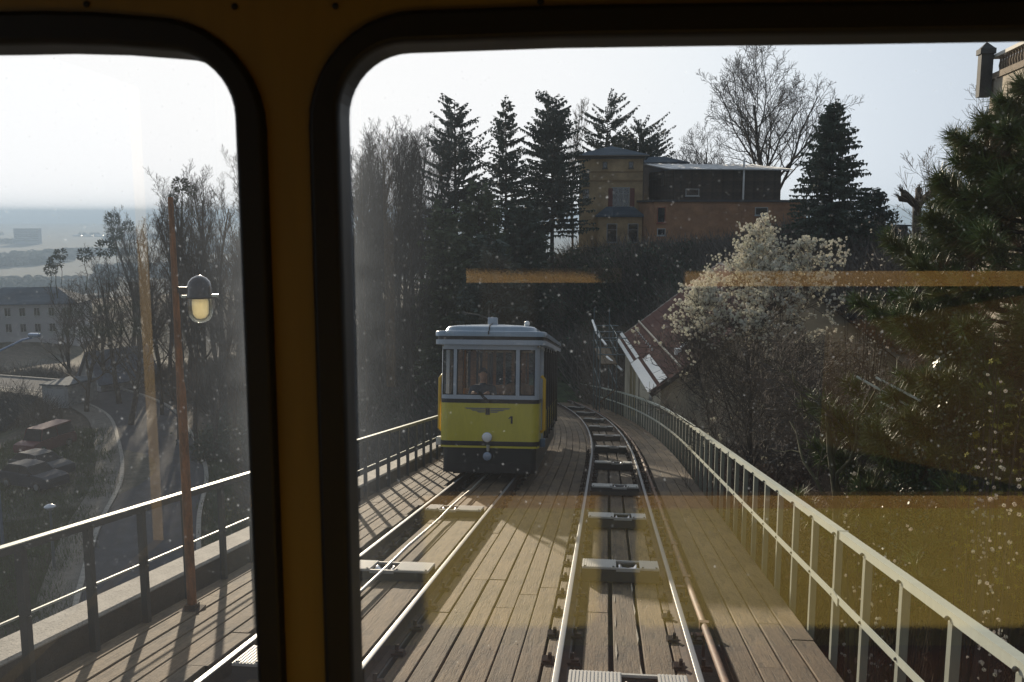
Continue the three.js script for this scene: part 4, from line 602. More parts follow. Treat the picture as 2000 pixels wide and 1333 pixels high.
{ // bare trees on the hill
  const one = (px, d, py, seed, label, o, mats = [M.bark, M.twig]) => { const t = at(px, py, d), g = ground(t.x, d), h = t.y - g.y, [a, b] = bareTree(seed, { ...o, h }); return plant('bare_tree', label, 'tree', a, b, ...mats, [g.x, g.y, g.z], 0, 1); };
  one(1500, 104, 140, 301, 'great spreading bare tree towering behind the white roofed house', { r: 0.5, trunk: 0.86, counts: [17, 9, 7, 5], ang: [1.08, 0.7, 0.7, 0.75], ratio: [0.66, 0.46, 0.48, 0.5], start: [0.3, 0.2, 0.2, 0.15], up: 0.12, wob: 0.17, minR: 0.016, shape: (t) => lerp(1.15, 0.62, t) });
  one(1385, 100, 235, 302, 'smaller bare tree leaning out left of the great spreading tree', { r: 0.25, trunk: 0.8, counts: [10, 7, 6, 4], ang: [0.8, 0.7, 0.7, 0.75], up: 0.1, minR: 0.011 });
  one(1338, 98, 268, 303, 'low bushy bare tree behind the white metal roof', { r: 0.2, trunk: 0.8, counts: [9, 7, 6, 4], up: 0.1, minR: 0.011 });
  one(1118, 96, 202, 304, 'slender pale birch like tree between the dark fir and the villa', { r: 0.14, trunk: 0.95, counts: [14, 6, 6, 4], ang: [0.5, 0.5, 0.6, 0.7], ratio: [0.24, 0.5, 0.5, 0.5], start: [0.4, 0.2, 0.2, 0.1], up: 0.2, minR: 0.009 }, [M.barkPale, M.twigPale]);
  one(1430, 92, 335, 305, 'reddish bare tree in front of the dark wooden storey', { r: 0.1, trunk: 0.8, counts: [9, 6, 5, 4], up: 0.15, minR: 0.011, start: [0.4, 0.2, 0.2, 0.1] }, [M.twig, std(0.085, 0.05, 0.036, 0.9)]);
  one(1850, 42, 262, 306, 'bare shrubby tree behind the big pine, fanning over pale sky', { r: 0.13, trunk: 0.7, counts: [12, 7, 5, 4], ang: [0.8, 0.7, 0.7, 0.7], up: 0.1, minR: 0.007, ratio: [0.6, 0.5, 0.5, 0.5], start: [0.2, 0.2, 0.2, 0.1] }, [M.bark, M.twigPale]);
  one(1895, 34, 230, 307, 'thin bare tree rising directly beside the big pine top', { r: 0.09, trunk: 0.85, counts: [10, 6, 5, 4], ang: [0.6, 0.6, 0.7, 0.7], up: 0.15, minR: 0.006, start: [0.3, 0.2, 0.2, 0.1] }, [M.bark, M.twigPale]);
  // the pollarded tree: a thick stem with knobby fists and short shoots
  const d = 48, g = ground(at(1790, 460, d).x, d), t = thing('pollard_tree', 'knobby pollarded tree with thick stubs on the crest beside the big pine', 'tree', [g.x, g.y, g.z]), top = at(1785, 400, d).y - g.y, w = new MB(), f = new MB(), R = rng(44);
  w.tube([V(0, -0.5, 0), V(0.05, top * 0.5, 0), V(-0.05, top, 0)], [0.26, 0.2, 0.22], 9);
  for (let k = 0; k < 9; k++) { const a = k * 2.4 + R(), e = V(Math.cos(a) * (0.5 + 0.5 * R()), 0.4 + 0.9 * R(), Math.sin(a) * 0.7), p = V(-0.05, top - 0.1, 0), q = p.clone().add(e); w.tube([p, p.clone().lerp(q, 0.5).add(V(0, 0.1, 0)), q, q.clone().add(e.clone().multiplyScalar(0.12))], [0.17, 0.13, 0.17, 0.06], 7, true); for (let j = 0; j < 14; j++) { const s = e.clone().normalize().add(V(R() - 0.5, R() * 0.6, R() - 0.5)).normalize(); f.tube([q, q.clone().addScaledVector(s, 0.25 + 0.3 * R())], [0.02, 0.008], 3); } }
  part('trunk', w.geo(true), M.bark, t); part('crown', f.geo(), M.twig, t);
}
{ // the big pine at the right: whorled limbs carrying tufts of long needles
  const R = rng(77), d = 11.2, p = at(2010, 600, d), g = ground(p.x, d), t = thing('pine_tree', 'large bushy pine with long needles at the right edge, browning inside', 'tree', [g.x, g.y, g.z]), H = at(2000, 165, d).y - g.y, w = new MB(), list = [], brown = [], c = new THREE.Color();
  w.tube([V(0, -0.5, 0), V(0.05, H * 0.4, 0), V(-0.05, H * 0.75, 0), V(0, H, 0)], [0.16, 0.13, 0.07, 0.015], 9);
  for (let k = 0; k < 40; k++) {
    const s = (k + R()) / 40, y = lerp(0.2, 0.99, s) * H, rad = 2.05 * Math.pow(1 - s, 0.62) * (0.75 + 0.5 * R()) + 0.12, m = 8;
    for (let b = 0; b < m; b++) {
      const az = R() * 6.283, L = rad * (0.6 + 0.5 * R()), dir = V(Math.cos(az), 0, Math.sin(az)), pts = [];
      for (let j = 0; j <= 4; j++) { const q = j / 4; pts.push(V(dir.x * L * q, y + L * (0.1 * q - 0.12 * q * q + 0.35 * q * q * q), dir.z * L * q)); }
      w.tube(pts, [0.03, 0.022, 0.016, 0.011, 0.006], 5);
      const n = Math.round(9 + L * 20);
      for (let j = 0; j < n; j++) {
        const q0 = 0.3 + 0.7 * Math.sqrt((j + R()) / n), q = q0 * 4, i = Math.min(3, Math.floor(q)), at0 = pts[i].clone().lerp(pts[i + 1], q - i), out = dir.clone().multiplyScalar(0.8).add(V((R() - 0.5) * 1.6, 0.15 + R() * 0.9, (R() - 0.5) * 1.6)).normalize(), e = at0.clone().addScaledVector(out, 0.05 + 0.2 * R() * (L > 0.5 ? 1 : 0.5));
        w.tube([at0, e], [0.006, 0.004], 3);
        const M4 = new THREE.Matrix4().compose(e, new THREE.Quaternion().setFromUnitVectors(V(0, 1, 0), out), V(1, 1, 1).multiplyScalar(1.0 + 0.6 * R()));
        const old = q0 < 0.62 && R() < 0.6; c.setRGB(...(old ? [0.2, 0.12, 0.05] : [0.075 + 0.05 * R(), 0.1 + 0.05 * R(), 0.03])); list.push([M4, c.clone()]);
      }
    }
  }
  const tuft = new MB(); for (let k = 0; k < 34; k++) { const a = k * 2.4, e = 0.35 + 1.0 * R(), dv = V(Math.cos(a) * Math.sin(e), Math.cos(e), Math.sin(a) * Math.sin(e)), o = V(0, -0.09 * R(), 0), s = perp(dv, R).multiplyScalar(0.005), L = 0.11 + 0.06 * R(); tuft.face(o.clone().add(s), o.clone().sub(s), o.clone().addScaledVector(dv, L)); }
  part('trunk', w.geo(true), M.bark, t); instanced('crown', tuft.geo(), std(1, 1, 1, 0.5), list, t); console.log('pine tufts', list.length);
}
{ // the shrub with white fluffy tufts
  const R = rng(91), d = 18.5, p = at(1515, 700, d), g = ground(p.x, d), H = at(1540, 478, d).y - g.y;
  const [a, b, tips] = bareTree(411, { h: H * 1.53, r: 0.09, trunk: 0.5, counts: [17, 11, 9, 7], ang: [0.85, 0.75, 0.8, 0.8], ratio: [0.5, 0.52, 0.5, 0.5], start: [0.28, 0.2, 0.15, 0.1], up: 0.17, wob: 0.22, minR: 0.004, shape: (t) => lerp(1.15, 0.85, t) }), peak = tips.map((q) => q.y).sort((m, n) => n - m)[Math.floor(tips.length * 0.01)];
  const t = plant('shrub', 'wide tangled shrub crowned with white fluffy tufts, in front of the tiled roof', 'shrub', a, b, M.bark, M.twig, [g.x, g.y, g.z]);
  const puff = new MB(), Q = rng(5); for (let k = 0; k < 34; k++) { const dv = V(Q() - 0.5, Q() - 0.5, Q() - 0.5).normalize(), c0 = dv.clone().multiplyScalar(0.02 + 0.018 * Q()), u = perp(dv, Q).multiplyScalar(0.012), v = new THREE.Vector3().crossVectors(dv, u).normalize().multiplyScalar(0.012); puff.face(c0.clone().add(u), c0.clone().add(v), c0.clone().sub(u), c0.clone().sub(v)); }
  const list = [], lo = H * 0.62, c = new THREE.Color(); for (const q of tips) { const k = q.y / peak, chance = smooth(0.72, 0.9, k) * 0.78 * smooth(0.3, 0.5, fbm(q.x * 2.2 + 9, q.z * 2.2 + q.y * 2 + 9, 55, 2)) + 0.006; if (R() < chance) for (let m = 0; m < 4; m++) list.push([mat(q.clone().add(V((R() - 0.5) * 0.12, (R() - 0.3) * 0.1, (R() - 0.5) * 0.12)), R() * 6, R() * 6, 0, 0.45 + 0.5 * R()), c.setRGB(0.72, 0.68 + 0.04 * R(), 0.6).clone()]); }
  M.puff = phys(1, 1, 1, 0.95, { transmission: 0.35, thickness: 0 }); M.puffGeo = puff.geo();
  instanced('blossom', M.puffGeo, M.puff, list, t);
  const d2 = 13, p2 = at(1690, 760, d2), g2 = ground(p2.x, d2), H2 = at(1660, 560, d2).y - g2.y, [a2, b2] = bareTree(412, { h: H2, r: 0.07, trunk: 0.7, counts: [20, 11, 9, 6], ang: [1.0, 0.8, 0.8, 0.8], ratio: [0.5, 0.5, 0.5, 0.5], start: [0.2, 0.15, 0.15, 0.1], up: 0.1, wob: 0.24, minR: 0.004, shape: (t) => lerp(0.9, 0.9, t) });
  plant('shrub', 'brown leafless thicket shrub between the white tufted shrub and the pine', 'shrub', a2, b2, M.bark, std(0.11, 0.085, 0.068, 0.9), [g2.x, g2.y, g2.z]);
  const d3 = 22, p3 = at(1650, 760, d3), g3 = ground(p3.x, d3), H3 = at(1500, 600, d3).y - g3.y; const th = plant('shrub', 'dense dark thicket hiding the gable wall of the cream house', 'shrub', a2, b2, M.bark, M.twig, [g3.x, g3.y, g3.z], 2); th.scale.set(1.15, H3 / H2, 1.15); console.log('tips', tips.length, 'puffs', list.length, 'H', H, 'peak', peak, 'wide', Math.max(...tips.map((q) => Math.abs(q.x))));
}
// ---------------------------------------------------------------- undergrowth
{
  const R = rng(303), clump = (seed, n, h, leafy, w0 = 0.006) => { const Q = rng(seed), m = new MB(); for (let k = 0; k < n; k++) { const a = Q() * 6.28, r = Q() * 0.35, b = V(Math.cos(a) * r, -0.1, Math.sin(a) * r), d = V(Math.cos(a) * Q() * 0.9, 1, Math.sin(a) * Q() * 0.9).normalize(), L = h * (0.5 + 0.6 * Q()), m1 = b.clone().addScaledVector(d, L * 0.5), e = m1.clone().addScaledVector(d.add(V((Q() - 0.5) * 0.9, -0.15, (Q() - 0.5) * 0.9)).normalize(), L * 0.5); m.tube([b, m1, e], [w0 * 1.5, w0, w0 * 0.5], 3); for (let j = 0; j < 3; j++) { const s = b.clone().lerp(m1, 0.4 + Q() * 0.6), dd = perp(V(0, 1, 0), Q).add(V(0, 0.6, 0)).normalize(); m.tube([s, s.clone().addScaledVector(dd, L * 0.3 * (0.4 + Q()))], [w0 * 0.7, w0 * 0.4], 3); } for (let j = 0; j < leafy; j++) { const p = b.clone().lerp(Q() < 0.5 ? m1 : e, Q()).add(V((Q() - 0.5) * 0.25, (Q() - 0.5) * 0.2, (Q() - 0.5) * 0.25)), t = V(Q() - 0.5, Q() - 0.5, Q() - 0.5).normalize(), u = perp(t, Q).multiplyScalar(0.03); m.face(p, p.clone().addScaledVector(t, 0.035).add(u), p.clone().addScaledVector(t, 0.08), p.clone().addScaledVector(t, 0.035).sub(u)); } } return m.geo(); };
  const c = new THREE.Color();
  const scatter = (name, label, geo, m, n, area, size, tint, cat = 'undergrowth') => { const list = []; let tries = 0; while (list.length < n && tries++ < n * 12) { const [x, d] = area(); const q = x - xc(d); if (d > -6 && d < 92 && q > -4.7 && q < 2.15) continue; list.push([mat(V(x, groundY(x, d) - 0.05, -d), (R() - 0.5) * 0.5, R() * 6.28, (R() - 0.5) * 0.5, size() * (0.7 + 0.6 * R())), c.setRGB(...tint()).clone()]); } const o = instanced(name, geo, m, list); o.userData.label = label; o.userData.category = cat; o.castShadow = true; return o; };
  const vary = (r, g, b, k = 0.5) => () => { const s = 1 - k / 2 + k * R(); return [r * s, g * s * (0.95 + 0.1 * R()), b * s]; };
  const white = std(1, 1, 1, 0.9), wax = std(1, 1, 1, 0.45);
  const dry = clump(1, 34, 1.25, 2), tall = clump(2, 26, 1.5, 1, 0.01), leafyClump = clump(3, 16, 0.8, 12), ivy = clump(4, 10, 0.45, 26);
  // the bank right of the walkway
  scatter('bramble_thicket', 'brown tangled stems and dry leaves covering the bank beside the right railing', dry, white, 2600, () => { const d = 1 + 27 * R(); return [2.1 + xc(d) + 13 * R() * R() + 0.2, d]; }, () => 1.0, vary(0.17, 0.125, 0.09));
  scatter('dry_leaf_scrub', 'rusty brown leafy scrub in front of the house on the hill', leafyClump, white, 1500, () => { const x = 3 + 17 * R(), d = 14 + 36 * R(); return d > 27 && d < 48 && x < 12.5 ? [0, 0] : [x, d]; }, () => 1.5, vary(0.17, 0.09, 0.05, 0.8));
  scatter('ivy_ground_cover', 'glossy dark green ivy leaves low on the bank under the large pine', ivy, wax, 1100, () => { const d = 4 + 16 * R(); return [2.4 + 6.5 * R(), d]; }, () => 1.1, vary(0.05, 0.085, 0.025, 0.7));
  // the wooded slope ahead and the slope at the left
  scatter('hillside_scrub', 'dark scrub covering the shaded slope below the villa and conifers', tall, white, 3000, () => { const d = 46 + 50 * R(), x = -34 + 52 * R(); return x / d < -0.36 && d < 76 ? [0, 0] : [x, d]; }, () => 2.1, vary(0.12, 0.105, 0.088, 0.7));
  scatter('hillside_evergreen', 'dark green ground shrubs on the shaded slope behind the yellow car', leafyClump, white, 2200, () => { const d = 60 + 36 * R(); return [-28 + 36 * R(), d]; }, () => 3.0, vary(0.045, 0.068, 0.04, 0.6));
  scatter('valley_scrub', 'bare brown bushes under the leafless trees of the left slope', tall, white, 2600, () => { const d = 18 + 90 * R(), x = -10 - 70 * R(); const q = x / d; return (q < -0.47 && d < 72) || roadNear(x, d) < 5.5 || Math.hypot((x + 36.5) / 8.5, (d - 54) / 10) < 1.15 ? [0, 0] : [x, d]; }, () => 1.7, vary(0.055, 0.05, 0.045, 0.6));
  const blade = new MB(); { const Q = rng(9); for (let k = 0; k < 40; k++) { const b = V((Q() - 0.5) * 0.8, 0, (Q() - 0.5) * 0.8), t = V((Q() - 0.5) * 0.2, 0.12 + 0.12 * Q(), (Q() - 0.5) * 0.2), w = perp(V(0, 1, 0), Q).multiplyScalar(0.012); blade.face(b.clone().add(w), b.clone().sub(w), b.clone().add(t)); } }
  scatter('lawn_grass', 'green grass patch beyond the railing bend near the scaffold', blade.geo(), white, 2600, () => [-6 + 11 * R(), 50 + 14 * R()], () => 1.8, vary(0.035, 0.085, 0.02, 0.4), 'grass');
  scatter('verge_grass', 'green grass verge round the parked cars beside the winding road', blade.geo(), white, 3200, () => { const x = -46 + 30 * R(), d = 34 + 34 * R(); return roadNear(x, d) < 3.2 ? [0, 0] : [x, d]; }, () => 1.8, vary(0.05, 0.08, 0.02, 0.5), 'grass');
  // a far belt of woods in the valley, single clumps of crowns
  const tuft = new MB(), Q = rng(12); for (let k = 0; k < 70; k++) { const d = V(Q() - 0.5, Q() * 0.6, Q() - 0.5).normalize(), p = V(d.x * 0.5, 0.15 + d.y * 0.8, d.z * 0.5), u = perp(d, Q).multiplyScalar(0.16), v = new THREE.Vector3().crossVectors(d, u).normalize().multiplyScalar(0.16); tuft.face(p.clone().add(u), p.clone().add(v), p.clone().sub(u), p.clone().sub(v)); }
  scatter('valley_woods', 'misty belts of trees across the plain beneath the horizon', tuft.geo(), white, 5200, () => { const d = 260 + 3600 * Math.pow(R(), 1.7), row = Math.floor(R() * 14); const x = -d * (0.25 + 0.5 * R()); return fbm(x * 0.004 + 3, d * 0.006 + 3, 90, 3) > 0.5 ? [x, d] : [0, 0]; }, () => 14, vary(0.03, 0.042, 0.03, 0.4), 'woods');
  scatter('hill_crest_scrub', 'mixed dark bushes along the hill crest around the solitary spruce', leafyClump, white, 700, () => [8 + 30 * R(), 50 + 40 * R()], () => 2.0, vary(0.035, 0.035, 0.022, 0.6));
  // forsythia and rose hips by the pine, hanging sprays of white tufts
  const spray = (name, label, px, py, d, n, spread, geo, m, tint, cat) => { const p = at(px, py, d), g = ground(p.x, d), o = thing(name, label, cat, [g.x, g.y, g.z]), w = new MB(), list = [], H = p.y - g.y; for (let k = 0; k < n; k++) { const a = R() * 6.28, e = V(Math.cos(a) * spread * R(), H * (0.75 + 0.35 * R()), Math.sin(a) * spread * R()), mid = e.clone().multiplyScalar(0.55).add(V((R() - 0.5) * 0.2, 0.1, (R() - 0.5) * 0.2)); w.tube([V(0, -0.2, 0), mid, e], [0.008, 0.006, 0.003], 4); for (let j = 0; j < 9; j++) { const q = mid.clone().lerp(e, 0.2 + 0.85 * R()).add(V((R() - 0.5) * 0.16, (R() - 0.5) * 0.16, (R() - 0.5) * 0.16)); list.push([mat(q, R() * 6, R() * 6, R() * 6, geo === M.puffGeo ? 0.25 + 0.3 * R() : 0.5 + 0.4 * R()), c.setRGB(...tint()).clone()]); } } part('stem', w.geo(), M.twig, o); instanced('blossom', geo, m, list, o); return o; };
  const petal = new MB(); for (let k = 0; k < 8; k++) { const a = k * 0.785, p = V(Math.cos(a) * 0.03, 0.01 * (k % 2), Math.sin(a) * 0.03), t = perp(V(0, 1, 0), R).multiplyScalar(0.012); petal.face(V(0, 0, 0), p.clone().add(t), p.clone().multiplyScalar(1.5), p.clone().sub(t)); }
  spray('forsythia', 'yellow green flowering bush low at the right edge under the pine', 1955, 790, 9.4, 40, 0.55, petal.geo(), white, vary(0.2, 0.19, 0.02, 0.8), 'shrub');
  const leafC = new MB(); { const Q2 = rng(15); for (let k = 0; k < 10; k++) { const t = V(Q2() - 0.5, Q2() - 0.5, Q2() - 0.5).normalize(), p = t.clone().multiplyScalar(0.05), u = perp(t, Q2).multiplyScalar(0.025); leafC.face(p, p.clone().addScaledVector(t, 0.03).add(u), p.clone().addScaledVector(t, 0.07), p.clone().addScaledVector(t, 0.03).sub(u)); } }
  spray('green_bush', 'small glossy green bush behind the red tinted gap under the pine', 1790, 880, 10.2, 34, 0.5, leafC.geo(), wax, vary(0.035, 0.065, 0.02, 0.7), 'shrub');
  spray('green_bush', 'olive green bush beneath the pine limbs beside the yellow flowers', 1880, 700, 10.5, 44, 0.7, leafC.geo(), wax, vary(0.05, 0.065, 0.02, 0.7), 'shrub');
  spray('white_vine', 'hanging spray of white fluffy seed heads at the right edge under the pine', 1955, 1000, 7.6, 9, 0.16, M.puffGeo, M.puff, vary(0.6, 0.56, 0.48, 0.2), 'climbing plant');
  spray('white_vine', 'white fluffy sprays beside the shrub, over brown scrub near the crest', 1700, 500, 15.5, 26, 0.5, M.puffGeo, M.puff, vary(0.6, 0.55, 0.47, 0.2), 'climbing plant');
  spray('white_vine', 'pale tufted sprays close behind the right railing posts', 1720, 1010, 8.2, 7, 0.4, M.puffGeo, M.puff, vary(0.5, 0.46, 0.38, 0.3), 'climbing plant');
  spray('white_vine', 'short white tufts in a column right of the tangled shrub', 1712, 690, 13, 8, 0.12, M.puffGeo, M.puff, vary(0.6, 0.56, 0.48, 0.2), 'climbing plant');
  spray('white_vine', 'string of white tufts climbing beside the yellow flowering bush', 1938, 760, 9, 8, 0.1, M.puffGeo, M.puff, vary(0.6, 0.56, 0.48, 0.2), 'climbing plant');
  // mossy stem and poles on the bank
  { const mp = at(1700, 900, 10.4), mg = ground(mp.x, 10.4), H = at(1690, 640, 10.4).y - mg.y, [ta, tb] = bareTree(515, { h: H, r: 0.13, trunk: 0.9, counts: [7, 5, 5, 4], ang: [0.7, 0.7, 0.7, 0.7], start: [0.55, 0.2, 0.2, 0.1], ratio: [0.4, 0.5, 0.5, 0.5], up: 0.1, wob: 0.3, minR: 0.004 }); plant('tree', 'small tree with pale mossy leaning stem rising behind the right railing', 'tree', ta, tb, std(0.15, 0.15, 0.085, 0.95, { map: T.bark }), M.twig, [mg.x, mg.y, mg.z]); }
  const hr = thing('garden_handrail', 'thin pale sloping handrail on the bank below the pine', 'handrail'), hp = (a, b, e, f, dd) => new MB().tube([at(a, b, dd), at(e, f, dd - 0.6)], 0.016, 6, true).geo(true); part('bar', hp(1712, 738, 1800, 784, 11.5), M.railing, hr); part('bar', hp(1674, 736, 1780, 796, 11.6), M.railing, hr); part('bar', hp(1722, 786, 1790, 824, 11.5), M.railing, hr);
}
// ---------------------------------------------------------------- buildings
M.paneDark = phys(0.02, 0.024, 0.03, 0.06, { clearcoat: 1 }); M.frame = std(0.42, 0.42, 0.4, 0.6); M.frameDark = std(0.12, 0.1, 0.08, 0.6);
// a window on a wall that faces +z: frame proud, pane set back, sill, glazing bars
function addWindow(parent, x, y, w, h, z, o = {}) {
  const g = new THREE.Group(); const k = counts.get(parent) ?? {}; counts.set(parent, k); k.window = (k.window ?? -1) + 1; g.name = k.window ? `window_${String(k.window).padStart(3, '0')}` : 'window'; parent.add(g); g.position.set(x, y, z); if (o.turn) g.rotation.y = o.turn;
  const t = o.t ?? 0.07, f = new MB().box(-w / 2 - t, -h / 2 - t, -0.02, -w / 2, h / 2 + t, 0.05).box(w / 2, -h / 2 - t, -0.02, w / 2 + t, h / 2 + t, 0.05).box(-w / 2, h / 2, -0.02, w / 2, h / 2 + t, 0.05).box(-w / 2, -h / 2 - t, -0.02, w / 2, -h / 2, 0.05);
  const bars = o.bars ?? [1, 1]; for (let i = 1; i <= bars[0]; i++) { const a = -w / 2 + w * i / (bars[0] + 1); f.box(a - 0.03, -h / 2, 0.006, a + 0.03, h / 2, 0.03); } for (let i = 1; i <= bars[1]; i++) { const a = h / 2 - h * 0.32 * i; f.box(-w / 2, a - 0.025, 0.007, w / 2, a + 0.025, 0.029); }
  part('frame', f.geo(), o.frame ?? M.frame, g); part('pane', new MB().box(-w / 2 + 0.001, -h / 2 + 0.001, -0.01, w / 2 - 0.001, h / 2 - 0.001, 0.004).geo(), M.paneDark, g);
  if (o.sill !== false) part('sill', new MB().box(-w / 2 - 0.12, -h / 2 - t - 0.08, -0.02, w / 2 + 0.12, -h / 2 - t - 0.002, 0.12).geo(), o.frame ?? M.frame, g);
  return g;
}
function hip(mb, x0, x1, z0, z1, y, h, over) { const a = V(x0 - over, y, z1 + over), b = V(x1 + over, y, z1 + over), c = V(x1 + over, y, z0 - over), d = V(x0 - over, y, z0 - over), X = (x0 + x1) / 2, Z = (z0 + z1) / 2, rx = Math.max(0, (x1 - x0 - (z1 - z0)) / 2), e = V(X - rx, y + h, Z), f = V(X + rx, y + h, Z); mb.face(a, b, f, e); mb.face(c, d, e, f); mb.face(b, c, f); mb.face(d, a, e); for (const [p, q] of [[a, b], [b, c], [c, d], [d, a]]) mb.face(p, q, q.clone().add(V(0, -0.14, 0)), p.clone().add(V(0, -0.14, 0))); mb.face(a.clone().add(V(0, -0.14, 0)), b.clone().add(V(0, -0.14, 0)), c.clone().add(V(0, -0.14, 0)), d.clone().add(V(0, -0.14, 0))); return mb; }
const stucco = std(0.66, 0.47, 0.26, 0.9, { map: rep(T.blot, 0.3, 0.3), bumpMap: T.conc, bumpScale: 0.004 }), orange = std(0.55, 0.29, 0.15, 0.9, { map: rep(T.blot, 0.3, 0.3) }), slate = phys(0.12, 0.155, 0.19, 0.9, { map: T.blot, specularIntensity: 0.25 });
{
  const d = 90, s = d / F * 0.995, Y = (py) => EYE - (py - 415) * s, X = (px) => xAt(px, d), v = thing('villa', 'ochre three storey villa tower with low hipped roof on the hill crest', 'villa', [X(1190), 0, -d]), cx = X(1190), x = (px) => X(px) - cx;
  const base = Y(520), top = Y(309), w0 = x(1129), w1 = x(1251);
  part('wall', new MB().box(w0, base, -6, w1, top, 0).geo(), stucco, v);
  part('string_course', new MB().box(w0 - 0.06, Y(338) - 0.08, -6.06, w1 + 0.06, Y(338) + 0.08, 0.06).geo(), std(0.30, 0.2, 0.1, 0.9), v); part('string_course', new MB().box(w0 - 0.06, Y(355) - 0.1, -6.06, w1 + 0.06, Y(355) + 0.1, 0.06).geo(), std(0.30, 0.2, 0.1, 0.9), v); part('string_course', new MB().box(w0 - 0.1, Y(483) - 0.1, -6.1, w1 + 0.1, Y(483) + 0.1, 0.1).geo(), std(0.35, 0.3, 0.22, 0.9), v);
  part('cornice', new MB().box(w0 - 0.2, top - 0.22, -6.2, w1 + 0.2, top - 0.001, 0.2).geo(), M.frameDark, v);
  const rf = part('roof', hip(new MB(), w0, w1, -6, 0, top + 0.14, 1.05, 0.55).geo(), slate, v);
  part('gutter', new MB().tube([V(w0 - 0.6, top + 0.04, 0.62), V(w1 + 0.6, top + 0.04, 0.62)], 0.07, 7, true).geo(true), M.frameDark, rf);
  addWindow(v, x(1178), Y(325), 0.32, 0.5, 0, { bars: [0, 0], frame: M.frameDark }); addWindow(v, x(1228), Y(325), 0.32, 0.5, 0, { bars: [0, 0], frame: M.frameDark });
  addWindow(v, x(1209), Y(386), 1.55, 1.75, 0, { bars: [2, 1] }); part('shutter', new MB().box(x(1187) - 0.1, Y(404), 0.01, x(1187) + 0.32, Y(369), 0.06).geo(), std(0.18, 0.06, 0.045, 0.7), v); part('shutter', new MB().box(x(1227) + 0.0, Y(404), 0.01, x(1227) + 0.42, Y(369), 0.06).geo(), std(0.18, 0.06, 0.045, 0.7), v);
  addWindow(v, x(1142), Y(350), 0.5, 1.3, 0, { bars: [0, 1], frame: M.frameDark }); addWindow(v, x(1142), Y(385), 0.5, 1.3, 0, { bars: [0, 1], frame: M.frameDark });
  const b0 = x(1166), b1 = x(1250), bay = part('bay', new MB().box(b0, base, 0, b1, Y(424), 1.6).geo(), stucco, v);
  part('bay_roof', hip(new MB(), b0, b1, 0, 1.6, Y(424) + 0.14, 0.85, 0.25).geo(), slate, bay); part('bay_plinth', new MB().box(b0 - 0.08, base, 0, b1 + 0.08, Y(484), 1.68).geo(), std(0.2, 0.18, 0.15, 0.9, { map: T.conc }), bay);
  addWindow(v, x(1193), Y(454), 0.85, 1.65, 1.6, { bars: [0, 1] }); addWindow(v, x(1233), Y(454), 0.85, 1.65, 1.6, { bars: [0, 1] });
  part('downpipe', new MB().tube([V(w1 + 0.05, base, 0.1), V(w1 + 0.05, top, 0.1)], 0.05, 6).geo(), M.frameDark, v);
  const v2 = thing('house', 'dark hipped roofed rear wing behind the ochre villa tower', 'house', [X(1290), 0, -d - 8]); part('wall', new MB().box(-2.6, base, -4, 2.6, Y(312), 0).geo(), std(0.1, 0.12, 0.15, 0.8, { map: T.blot }), v2); part('roof', hip(new MB(), -2.6, 2.6, -4, 0, Y(312), 0.7, 0.5).geo(), slate, v2);
}
